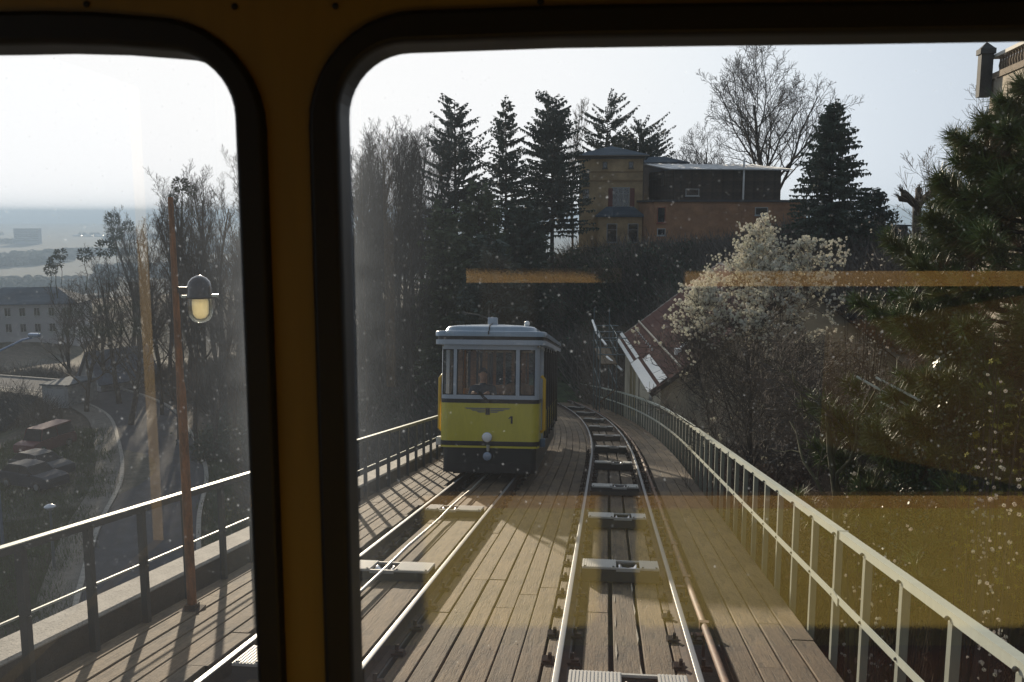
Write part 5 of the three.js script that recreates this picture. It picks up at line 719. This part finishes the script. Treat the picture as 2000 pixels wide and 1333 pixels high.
{ // timber storey with white roof on an orange ground floor
  const d = 86, a = at(1317, 388, d), h = thing('house', 'orange house with a dark timber upper storey under a white metal roof', 'house', [a.x, 0, -d], 0.0), s = d / F, Y = (py) => EYE - (py - 415) * s;
  const turn = new THREE.Group(); const R = rng(66);
  const base = Y(520), mid = Y(391), top = Y(334), W = 10.2, D = 8, tq = 0.25, m = new THREE.Matrix4().makeRotationY(tq), rotate = (g) => g.applyMatrix4(m);
  const timber = [[0.09, 0.066, 0.05], [0.075, 0.055, 0.042], [0.105, 0.077, 0.058]].map((c) => std(...c, 0.85, { map: T.wood }));
  part('timber_wall', rotate(new MB().box(0.03, mid, -D, W, top, -0.03).geo()), timber[1], h);
  for (let k = 0; k < 8; k++) { const y0 = lerp(mid, top, k / 8), y1 = lerp(mid, top, (k + 1) / 8) - 0.02; part('board', rotate(new MB().box(-0.01, y0, -0.03, W + 0.01, y1, 0.012).geo()), timber[k % 3], h); part('board', rotate(new MB().box(-0.012, y0, -D, 0.03, y1, -0.031).geo()), timber[(k + 1) % 3], h); }
  const win = addWindow(h, 0, 0, 1.15, 0.5, 0, { bars: [0, 0] }); win.position.copy(V(1.7, Y(377), 0.012).applyMatrix4(m)); win.rotation.y = tq;
  const w2 = addWindow(h, 0, 0, 0.35, 1.0, 0, { bars: [0, 0], frame: M.frameDark }); w2.position.copy(V(-0.012, Y(350), -3.4).applyMatrix4(m)); w2.rotation.y = tq - Math.PI / 2;
  const rm = new MB(); for (let k = 0; k < 12; k++) { const x0 = -0.7 + k * (W + 1.4) / 12, x1 = x0 + (W + 1.4) / 12 - 0.02; rm.box(x0, 0, -D - 0.8, x1, 0.09, 0.9); rm.box(x1 - 0.03, 0.09, -D - 0.8, x1, 0.13, 0.9); }
  const rg = rm.geo(); rg.applyMatrix4(new THREE.Matrix4().makeTranslation(0, top + 0.02, 0).multiply(new THREE.Matrix4().makeRotationX(0.095))); part('roof', rotate(rg), std(0.62, 0.64, 0.66, 0.4, { metalness: 0.2, map: T.paint }), h);
  part('flue', rotate(new MB().tube([V(6.5, mid - 0.2, 0.18), V(6.5, top + 1.0, 0.18)], 0.1, 10, true).geo(true)), std(0.6, 0.6, 0.6, 0.3, { metalness: 0.9 }), h);
  part('ledge', rotate(new MB().box(-2.2, mid - 0.2, -D, W + 2.6, mid - 0.01, 0.75).geo()), std(0.055, 0.055, 0.055, 0.7), h);
  part('wall', rotate(new MB().box(-2.0, base, -D, W + 2.4, mid - 0.2, 0.5).geo()), orange, h);
  const put = (px, py, w, hh, o) => { const q = addWindow(h, 0, 0, w, hh, 0, o); const p = at(px, py, d); const lx = (p.x - a.x) / Math.cos(tq); q.position.copy(V(lx, Y(py), 0.5).applyMatrix4(m)); q.rotation.y = tq; };
  put(1288, 420, 0.65, 1.3, { bars: [0, 0], frame: std(0.3, 0.1, 0.06, 0.7) }); put(1490, 413, 1.1, 0.6, { bars: [0, 0] }); put(1288, 452, 0.65, 0.5, { bars: [0, 0] });
}
{ // garden pavilion posts at the crest gap
  const d = 75, a = at(1745, 440, d), g = groundY(a.x, d), p = thing('shed', 'small grey shed in the gap between solitary spruce and big pine', 'shed', [a.x, g, -d]); part('wall', new MB().box(-1.3, -1, -2, 1.1, a.y - g - 0.1, 0).geo(), std(0.12, 0.13, 0.14, 0.9, { map: T.blot }), p); part('roof', new MB().box(-1.5, a.y - g - 0.1, -2.2, 1.3, a.y - g + 0.02, 0.3).geo(), slate, p); addWindow(p, 0.3, a.y - g - 0.8, 0.5, 0.6, 0, { bars: [0, 0] });
}
{ // house below the walkway with tiled roof and scaffold
  const d0 = 32, a = at(1291, 748, d0), th = 0.075, h = thing('house', 'cream rendered house with brown tiled roof close beside the railing bend', 'house', [a.x, a.y, -d0], th), R = rng(31), L = 13.2, W = 9.2, pitch = 0.655, cream = std(0.62, 0.56, 0.42, 0.9, { map: rep(T.blot, 0.4, 0.4), bumpMap: T.conc, bumpScale: 0.004 });
  const rise = W / 2 * Math.tan(pitch), g = new MB(); // local x to the right, -z away; y = 0 at the eave
  g.box(0, -7, -L, W, 0, 0); g.face(V(0, 0, 0.0005), V(W, 0, 0.0005), V(W / 2, rise, 0.0005)); g.face(V(0, 0, -L - 0.0005), V(W, 0, -L - 0.0005), V(W / 2, rise, -L - 0.0005));
  part('wall', g.geo(), cream, h);
  const slopeY = (x) => x * Math.tan(pitch), ca = Math.cos(pitch), sa = Math.sin(pitch);
  part('roof_deck', new MB().face(V(-0.35, slopeY(-0.35) - 0.02, 0.45), V(W / 2, rise - 0.02, 0.45), V(W / 2, rise - 0.02, -L - 0.45), V(-0.35, slopeY(-0.35) - 0.02, -L - 0.45)).face(V(W + 0.35, slopeY(-0.35) - 0.02, 0.45), V(W / 2, rise - 0.02, 0.45), V(W / 2, rise - 0.02, -L - 0.45), V(W + 0.35, slopeY(-0.35) - 0.02, -L - 0.45)).geo(), M.frameDark, h);
  // tiles laid in overlapping rows on the visible slope
  const tw = 0.62, tl = 0.40, tile = new MB(); { const n = 6; for (let k = 0; k < n; k++) { const p = (q) => [q / n * tw - tw / 2, 0.028 * (0.5 - 0.5 * Math.cos(q / n * Math.PI * 4))]; const [x0, y0] = p(k), [x1, y1] = p(k + 1); tile.face(V(x0, y0 + 0.035, tl * 0.55), V(x1, y1 + 0.035, tl * 0.55), V(x1, y1 + 0.005, -tl * 0.55), V(x0, y0 + 0.005, -tl * 0.55)); tile.face(V(x0, y0 + 0.035, tl * 0.55), V(x1, y1 + 0.035, tl * 0.55), V(x1, y1, tl * 0.55), V(x0, y0, tl * 0.55)); } }
  const tg = tile.geo(), tm = [[0.19, 0.095, 0.075], [0.17, 0.088, 0.07], [0.21, 0.105, 0.08], [0.155, 0.08, 0.068]].map((c) => phys(...c, 0.9, { map: T.blot, specularIntensity: 0.3 })), rows = Math.floor((W / 2 / ca + 0.4) / tl), cols = Math.floor((L + 0.9) / tw), spare = new MB(); let n = 0;
  const basis = new THREE.Matrix4().makeBasis(V(0, 0, 1), V(-sa, ca, 0), V(-ca, -sa, 0)); // tile x along the eave, tile z down the slope
  for (let c = 0; c < cols; c++) for (let r = 0; r < rows; r++) { const s = -0.35 / ca + tl * (r + 0.5), m = basis.clone().setPosition(s * ca, s * sa + 0.0, 0.45 - tw * (c + 0.5)); if (n < 298) { const o = part('tile', tg, tm[Math.floor(R() * 4)], h); o.applyMatrix4(m); n++; } else spare.add(tg, m); }
  part('roof_tiling', spare.geo(), tm[0], h).userData.kind = 'stuff';
  part('barge_board', new MB().beam(V(-0.4, slopeY(-0.4) - 0.06, 0.42), V(W / 2, rise - 0.06, 0.42), 0.04, 0.16).geo(), std(0.045, 0.035, 0.03, 0.7), h); part('soffit', new MB().face(V(-0.35, slopeY(-0.35) - 0.05, 0.44), V(W / 2, rise - 0.05, 0.44), V(W / 2, rise - 0.05, 0), V(-0.35, slopeY(-0.35) - 0.05, 0)).geo(), M.frameDark, h);
  // bright sheet flashing and gutter along the eave
  const white = std(0.82, 0.82, 0.78, 0.35, { metalness: 0.1 });
  const fl = (z0, z1, x0, x1, lift) => new MB().face(V(x0, slopeY(x0) + lift, z0), V(x1, slopeY(x1) + lift, z0), V(x1, slopeY(x1) + lift, z1), V(x0, slopeY(x0) + lift, z1)).face(V(x0, slopeY(x0) + lift, z0), V(x1, slopeY(x1) + lift, z0), V(x1, slopeY(x1) + lift - 0.03, z0), V(x0, slopeY(x0) + lift - 0.03, z0)).geo();
  part('gutter', fl(0.4, -5.6, -0.50, -0.2, 0.13), white, h, 'wide sheet gutter shining white at the near eave'); part('flashing', fl(0.35, -4.9, -0.10, 0.16, 0.14), white, h, 'white sheet strip above the gutter');
  part('gutter', fl(-5.8, -L - 0.3, -0.48, -0.36, 0.12), white, h); part('flashing', fl(-5.8, -L - 0.3, -0.26, -0.14, 0.14), white, h);
  part('snow_guard', new MB().beam(V(0.62, slopeY(0.62) + 0.15, 0.3), V(0.62, slopeY(0.62) + 0.15, -L), 0.05, 0.06).geo(), std(0.6, 0.52, 0.4, 0.6), h);
  for (let k = 0; k < 10; k++) part('snow_hook', new MB().box(0.32, slopeY(0.32) + 0.06, -5.5 - k * 0.7, 0.38, slopeY(0.36) + 0.16, -5.46 - k * 0.7).geo(), white, h);
  part('roof_ladder', new MB().beam(V(1.0, slopeY(1.0) + 0.16, -2.2), V(2.35, slopeY(2.35) + 0.16, -2.2), 0.14, 0.05).box(0.78, slopeY(0.8) + 0.04, -2.3, 1.0, slopeY(1.0) + 0.12, -2.05).geo(), white, h);
  addWindow(h, -0.001, -1.6, 0.5, 2.6, -10.0, { turn: -Math.PI / 2, bars: [0, 0], frame: std(0.5, 0.42, 0.25, 0.8) }); addWindow(h, -0.001, -1.6, 0.5, 2.6, -8.6, { turn: -Math.PI / 2, bars: [0, 0], frame: std(0.5, 0.42, 0.25, 0.8) });
  addWindow(h, -0.001, -1.3, 0.5, 0.5, -2.6, { turn: -Math.PI / 2, bars: [0, 0] });
  part('wall_cable', new MB().tube([V(-0.03, -0.2, -6.6), V(-0.03, -3, -6.6)], 0.02, 5).tube([V(-0.03, -0.7, -6.4), V(-0.03, -1.0, -4.6)], 0.02, 5).geo(), M.frameDark, h);
  // scaffold
  const sc = thing('scaffold', 'steel tube scaffold with a plank platform at the far end of the cream house', 'scaffold', [a.x, a.y, -d0], th), pole = std(0.13, 0.17, 0.18, 0.45, { metalness: 0.5 });
  for (const z of [-9.2, -11.4, -13.8]) for (const x of [-1.5, -0.75]) part('pole', new MB().tube([V(x, -5, z), V(x, z < -13 ? 1.2 : 0.5, z)], 0.03, 7, true).geo(true), pole, sc);
  for (const y of [-1.9, -0.4, 0.35]) for (const x of [-1.5, -0.75]) part('ledger', new MB().tube([V(x + 0.04, y, -9), V(x + 0.04, y, -14)], 0.025, 6, true).geo(true), pole, sc);
  for (const z of [-9.25, -11.45, -13.85]) for (const y of [-0.45, 0.3]) part('transom', new MB().tube([V(-1.6, y, z), V(-0.3, y, z)], 0.025, 6, true).geo(true), pole, sc);
  for (let k = 0; k < 3; k++) part('plank', new MB().box(-1.48 + k * 0.25, -0.86, -13.9, -1.25 + k * 0.25, -0.82, -9).geo(), M.plank[2], sc);
  part('guard_tube', new MB().tube([V(-1.62, 0.62, -13.4), V(-1.5, 0.2, -11.8), V(-1.2, -0.08, -9.6)], 0.055, 8, true).geo(true), white, sc); part('guard_tube', new MB().tube([V(-1.1, -0.75, -10.6), V(-0.55, -1.05, -8.6)], 0.055, 8, true).geo(true), white, sc); part('brace', new MB().tube([V(-1.5, -2.6, -9.1), V(-0.75, -2.0, -9.2)], 0.03, 6, true).geo(true), M.plank[2], sc);
}
{ // terrace with balustrade at the upper right
  const d = 30, c = at(1927, 100, d), t = thing('terrace', 'cream terrace wall with corner pillar, pyramid cap and stone balustrade, top right', 'terrace', [c.x, c.y, -d], -0.07), stone = std(0.34, 0.27, 0.2, 0.9, { map: T.conc, bumpMap: T.conc, bumpScale: 0.005 }), grey = std(0.12, 0.125, 0.13, 0.85, { map: T.conc });
  part('pillar', new MB().box(-0.17, -1.35, -0.17, 0.17, -0.1, 0.17).geo(), grey, t); const cap = new MB(); cap.box(-0.22, -0.1, -0.22, 0.22, 0.06, 0.22); const pk = V(0, 0.27, 0), q = [V(-0.2, 0.06, 0.2), V(0.2, 0.06, 0.2), V(0.2, 0.06, -0.2), V(-0.2, 0.06, -0.2)]; q.forEach((p, k) => cap.face(p, q[(k + 1) % 4], pk)); part('pillar_cap', cap.geo(), grey, t);
  part('handrail', new MB().box(0.2, -0.22, -0.14, 0.46, -0.12, 9).geo(), std(0.6, 0.57, 0.5, 0.8), t); part('balustrade_base', new MB().box(0.16, -0.86, -0.14, 0.48, -0.68, 9).geo(), stone, t);
  const bal = new THREE.LatheGeometry([[0.05, 0], [0.055, 0.03], [0.03, 0.08], [0.055, 0.2], [0.028, 0.36], [0.05, 0.43], [0.05, 0.46]].map(([x, y]) => new THREE.Vector2(x, y)), 10); for (let k = 0; k < 26; k++) { const b = part('baluster', bal, stone, t); b.position.set(0.33, -0.68, 0.32 + k * 0.22); }
  part('wall', new MB().box(0.22, -9, -0.1, 6, -0.86, 9).geo(), std(0.55, 0.47, 0.36, 0.9, { map: T.blot }), t);
}
// ---------------------------------------------------------------- lamp post on the left walkway
{
  const d = 7.62, p = onTrack(d, -3.72, DECK + 0.02), t = thing('lamp_post', 'rusty brown lamp post with a black domed glass jar lantern on the left walkway', 'lamp post', [p.x, p.y, p.z]), H = at(328, 385, d).y - p.y, a = at(390, 580, d), y = a.y - p.y, x = a.x - p.x;
  part('pole', new MB().tube([V(0, 0, 0), V(0, H * 0.55, 0), V(-0.005, H * 0.57, 0), V(-0.01, H, 0)], [0.042, 0.04, 0.033, 0.022], 12, true).geo(true), std(0.42, 0.21, 0.085, 0.75, { map: T.rust }), t);
  part('base_plate', new MB().box(-0.09, 0, -0.09, 0.09, 0.015, 0.09).box(-0.05, 0.015, -0.05, 0.05, 0.06, 0.05).geo(), M.railSide, t);
  part('arm', new MB().box(0.02, y + 0.035, -0.02, x - 0.08, y + 0.085, 0.02).geo(), M.black, t);
  const lan = new THREE.Group(); lan.name = 'lantern'; lan.position.set(x, y, 0); t.add(lan);
  part('dome', new THREE.LatheGeometry([[0.0, 0.185], [0.02, 0.183], [0.06, 0.165], [0.09, 0.13], [0.104, 0.08], [0.107, 0.02], [0.115, 0.005], [0.115, -0.012], [0.1, -0.014]].map(([r, h]) => new THREE.Vector2(r, h)), 28), phys(0.012, 0.012, 0.018, 0.25, { clearcoat: 0.6 }), lan);
  part('jar', new THREE.LatheGeometry([[0.1, -0.014], [0.105, -0.06], [0.104, -0.12], [0.095, -0.17], [0.07, -0.205], [0.035, -0.222], [0.0, -0.226], [0.0, -0.214], [0.03, -0.211], [0.06, -0.197], [0.084, -0.166], [0.092, -0.12], [0.093, -0.06], [0.088, -0.014], [0.1, -0.014]].map(([r, h]) => new THREE.Vector2(r, h)), 28), phys(1, 0.98, 0.9, 0.0, { transmission: 1, thickness: 0, ior: 1.6 }), lan);
  part('glow_bulb', new THREE.LatheGeometry([[0.0, -0.195], [0.04, -0.185], [0.066, -0.15], [0.07, -0.1], [0.07, -0.05], [0.06, -0.01]].map(([r, h]) => new THREE.Vector2(r, h)), 18), phys(0.98, 0.95, 0.84, 0.8, { transmission: 0.7, thickness: 0 }), lan);  // oversized translucent body, added so the jar looks luminous
  for (const [sx, dy] of [[-1, 0.0], [1, 0.012]]) part('clasp', new MB().box(sx * 0.105, -0.01 + dy, -0.012, sx * 0.165, 0.012 + dy, 0.012).geo(), std(0.7, 0.68, 0.6, 0.25, { metalness: 0.9 }), lan);
}
// ---------------------------------------------------------------- street lamps, cars and houses down at the left
{
  const lampGeo = (h) => new MB().tube([V(0, -0.3, 0), V(0, h * 0.5, 0), V(0, h, 0)], [0.09, 0.07, 0.05], 9, true).geo(true);
  let d = 40, a = at(97, 990, d), g = ground(a.x, d), l = thing('street_lamp', 'short street lamp with a pale mushroom head beside the winding road', 'street lamp', [g.x, g.y, g.z]), h = a.y - g.y; part('pole', lampGeo(h), std(0.1, 0.12, 0.13, 0.6), l); part('lamp_head', new THREE.LatheGeometry([[0.0, 0.13], [0.14, 0.1], [0.26, 0.02], [0.27, -0.03], [0.2, -0.05], [0.13, -0.16], [0, -0.18]].map(([r, y]) => new THREE.Vector2(r, y)), 20).translate(0, h, 0), std(0.6, 0.62, 0.65, 0.35), l);
  d = 42; a = at(-25, 690, d); g = ground(a.x, d); const e = at(66, 655, d), y = a.y - g.y; l = thing('street_lamp', 'tall street lamp reaching in at the left edge on a curved blue arm', 'street lamp', [g.x, g.y, g.z]); part('pole', lampGeo(y), std(0.12, 0.16, 0.22, 0.5), l); part('arm', new MB().tube([V(0, y - 0.2, 0), V(0.4, y, 0), V((e.x - a.x) * 0.75, e.y - g.y - 0.25, 0), V(e.x - a.x - 0.1, e.y - g.y - 0.12, 0)], 0.055, 8, true).geo(true), std(0.16, 0.25, 0.42, 0.4), l); part('lamp_head', new RoundedBoxGeometry(0.55, 0.2, 0.3, 3, 0.07).translate(e.x - a.x, e.y - g.y, 0), std(0.35, 0.42, 0.55, 0.25, { metalness: 0.4 }), l);
}
function makeCar(label, paint, pos, turn, kind = 0) { // side outline carried across the width, cabin narrowed
  const c = thing('parked_car', label, 'car', pos, turn), R = rng(3), low = [[-2.1, 0.32], [-2.15, 0.55], [-2.1, 0.82], [-1.75, 0.92], [-1.0, 0.98], [1.6, 0.98], [2.0, 0.94], [2.1, 0.75], [2.12, 0.4], [2.05, 0.28], [1.66, 0.26], [1.6, 0.5], [1.3, 0.64], [1.0, 0.5], [0.94, 0.26], [-0.94, 0.26], [-1.0, 0.5], [-1.3, 0.64], [-1.6, 0.5], [-1.66, 0.26]], cab = kind ? [[-1.35, 0.95], [-1.0, 1.75], [1.9, 1.8], [2.05, 0.95]] : [[-1.05, 0.97], [-0.35, 1.42], [0.3, 1.48], [1.3, 1.44], [1.95, 0.97]];
  const ext = (pts, w, inset) => { const s = new THREE.Shape(pts.map(([x, y]) => new THREE.Vector2(x, y))), g = new THREE.ExtrudeGeometry(s, { depth: w - 0.12, bevelEnabled: true, bevelSize: 0.05, bevelThickness: 0.06, bevelSegments: 3 }); g.translate(0, 0, -w / 2 + 0.06); if (inset) { const P = g.attributes.position; for (let k = 0; k < P.count; k++) P.setZ(k, P.getZ(k) * (1 - inset * (P.getY(k) - 0.95))); g.computeVertexNormals(); } return g; };
  part('body', ext(low, 1.76), paint, c); part('cabin', ext(cab, 1.6, 0.3), phys(0.012, 0.014, 0.018, 0.6, { specularIntensity: 0.2 }), c);
  const top = cab.slice(1, -1), roof = new THREE.Shape([...top.map(([x, y]) => new THREE.Vector2(x, y + 0.035)), ...[...top].reverse().map(([x, y]) => new THREE.Vector2(x, y - 0.02))]), rg = new THREE.ExtrudeGeometry(roof, { depth: 1.3, bevelEnabled: true, bevelSize: 0.02, bevelThickness: 0.03, bevelSegments: 2 }); rg.translate(0, 0, -0.65); part('roof', rg, paint, c);
  for (const x of [-1.3, 1.3]) for (const s of [-1, 1]) { const w = part('wheel', new THREE.CylinderGeometry(0.32, 0.32, 0.2, 20).rotateX(Math.PI / 2).translate(x, 0.32, s * 0.8), M.black, c); part('rim', new THREE.CylinderGeometry(0.2, 0.2, 0.02, 14).rotateX(Math.PI / 2).translate(x, 0.32, s * 0.905), std(0.45, 0.45, 0.47, 0.4, { metalness: 0.7 }), w); }
  for (const s of [-1, 1]) { part('headlight', new RoundedBoxGeometry(0.12, 0.14, 0.34, 2, 0.04).translate(-2.08, 0.74, s * 0.62), phys(0.8, 0.8, 0.8, 0.1, {}), c); part('tail_light', new RoundedBoxGeometry(0.1, 0.2, 0.26, 2, 0.03).translate(2.1, 0.78, s * 0.68), std(0.35, 0.02, 0.02, 0.3), c); part('pillar', new MB().beam(V(cab[0][0] + 0.05, 0.98, s * 0.77), V(cab[1][0], cab[1][1], s * 0.68), 0.05, 0.07).beam(V(0.35, 0.98, s * 0.79), V(0.35, cab[2][1] - 0.03, s * 0.67), 0.05, 0.06).geo(), paint, c); part('door_mirror', new RoundedBoxGeometry(0.1, 0.12, 0.2, 2, 0.03).translate(-0.75, 1.02, s * 0.95), paint, c); }
  return c;
}
{
  const P = (px, py) => { const f = (EYE - ROAD_Y) / ((py - 415) / F), d = f * 0.975, a = at(px, py, d); return [a.x, ROAD_Y + 0.02, -d]; };
  makeCar('dark grey parked car with bright roof edge, behind the other parked car on the green', phys(0.05, 0.056, 0.066, 0.6, { specularIntensity: 0.25 }), P(84, 958), Math.PI - 0.35);
  makeCar('dark blue parked car nearest the street lamp on the green', phys(0.02, 0.03, 0.048, 0.6, { specularIntensity: 0.25 }), P(68, 984), Math.PI - 0.3);
  makeCar('maroon van parked farther up the lot under the bare trees', phys(0.10, 0.02, 0.024, 0.5, { specularIntensity: 0.4 }), P(92, 905), Math.PI / 2 - 0.15, 1);
  // small gabled house and white wall
  const d = 84, a = at(175, 745, d), g = groundY(a.x, d), h = thing('house', 'small gabled house with blue grey roof where the road vanishes', 'house', [a.x, g - 0.2, -d], -0.55), W = 2.0, wh = a.y - g + 0.2, pk = at(175, 690, d).y - g + 0.2, wm = std(0.42, 0.44, 0.45, 0.9, { map: T.blot });
  part('wall', new MB().box(-W, -1, -6, W, wh, 0).face(V(-W, wh, 0.001), V(W, wh, 0.001), V(0, pk, 0.001)).geo(), wm, h); const q = pk - wh; part('roof', new MB().beam(V(-W / 2 - 0.15, wh + q / 2 - 0.05, 0.3), V(-W / 2 - 0.15, wh + q / 2 - 0.05, -6.3), Math.hypot(W, q) + 0.35, 0.12, V(-q, W, 0).normalize()).beam(V(W / 2 + 0.15, wh + q / 2 - 0.05, 0.3), V(W / 2 + 0.15, wh + q / 2 - 0.05, -6.3), Math.hypot(W, q) + 0.35, 0.12, V(q, W, 0).normalize()).geo(), std(0.13, 0.18, 0.26, 0.55, { map: T.blot }), h); addWindow(h, 0, wh - 0.6, 0.8, 1.0, 0, {});
  const b = at(110, 812, 76), gw = thing('garage', 'flat pale garage beside the small gabled house at the road end', 'garage', [b.x, ROAD_Y - 0.3, -76], -0.1); part('wall', new MB().box(-1.3, 0, -4, 1.3, 2.2, 0).geo(), wm, gw); part('roof', new MB().box(-1.45, 2.2, -4.1, 1.45, 2.34, 0.15).geo(), slate, gw); part('door', new MB().box(-1.0, 0.05, 0, 1.0, 1.9, 0.04).geo(), std(0.3, 0.32, 0.34, 0.7), gw);
  // long house at the left edge
  const e = at(45, 640, 150), lh = thing('house', 'long pale apartment house with hipped roof at the left edge, hazy', 'house', [e.x, e.y - 3, -150], 0.25), top = at(45, 592, 150).y - e.y + 3; part('wall', new MB().box(-9, -8, -9, 9, top - 0.2, 0).geo(), std(0.42, 0.4, 0.4, 0.9), lh); part('roof', hip(new MB(), -9, 9, -9, 0, top - 0.2, 2.6, 0.5).geo(), slate, lh); for (let k = 0; k < 7; k++) for (const r of [0, 1]) addWindow(lh, -7.2 + k * 2.4, top - 1.6 - r * 2.8, 0.9, 1.4, 0, { bars: [1, 0] });
  // misty things on the plain
  const far = (name, label, cat, px, py, dd, w, hh, dp, m, roof) => { const p = at(px, py, dd), gy = groundY(p.x, dd), o = thing(name, label, cat, [p.x, gy - 1, -dd], 0.2), y = p.y - gy + 1; part('wall', new MB().box(-w / 2, 0, -dp, w / 2, y, 0).geo(), m, o); part('roof', roof ? hip(new MB(), -w / 2, w / 2, -dp, 0, y, roof, 0.4).geo() : new MB().box(-w / 2 - 0.4, y, -dp - 0.4, w / 2 + 0.4, y + 0.8, 0.4).geo(), slate, o); return o; };
  const fm = std(0.3, 0.31, 0.33, 0.9), tower = far('tower_block', 'misty slab tower block on the horizon above the plain', 'tower block', 50, 447, 2800, 78, 30, 20, fm); { const p = at(50, 447, 2800), y = p.y - groundY(p.x, 2800) + 1; for (let r = 0; r < 6; r++) part('window_band', new MB().box(-36, y - 5 - r * 7, 0, 36, y - 2 - r * 7, 0.4).geo(), M.paneDark, tower); }
  const white = std(0.75, 0.75, 0.72, 0.4); for (const [px, k] of [[150, 'left'], [172, 'middle'], [192, 'right']]) { const dd = 3700, p = at(px, 459, dd), gy = groundY(p.x, dd), o = thing('greenhouse', { left: 'pale long shed roof glinting on the plain, first of a row of three', middle: 'pale long shed roof glinting on the plain, second of a row of three', right: 'pale long shed roof glinting on the plain, third of the row near the bare trees' }[k], 'shed', [p.x, gy, -dd], 0.4), y = p.y - gy; part('wall', new MB().box(-18, 0, -14, 18, Math.max(3, y - 3), 0).geo(), fm, o); part('roof', hip(new MB(), -18, 18, -14, 0, Math.max(3, y - 3), 4, 0.5).geo(), white, o); }
}
scene.traverse((o) => { if (o.isMesh) o.castShadow = o.receiveShadow = true; });
renderer.render(scene, camera);
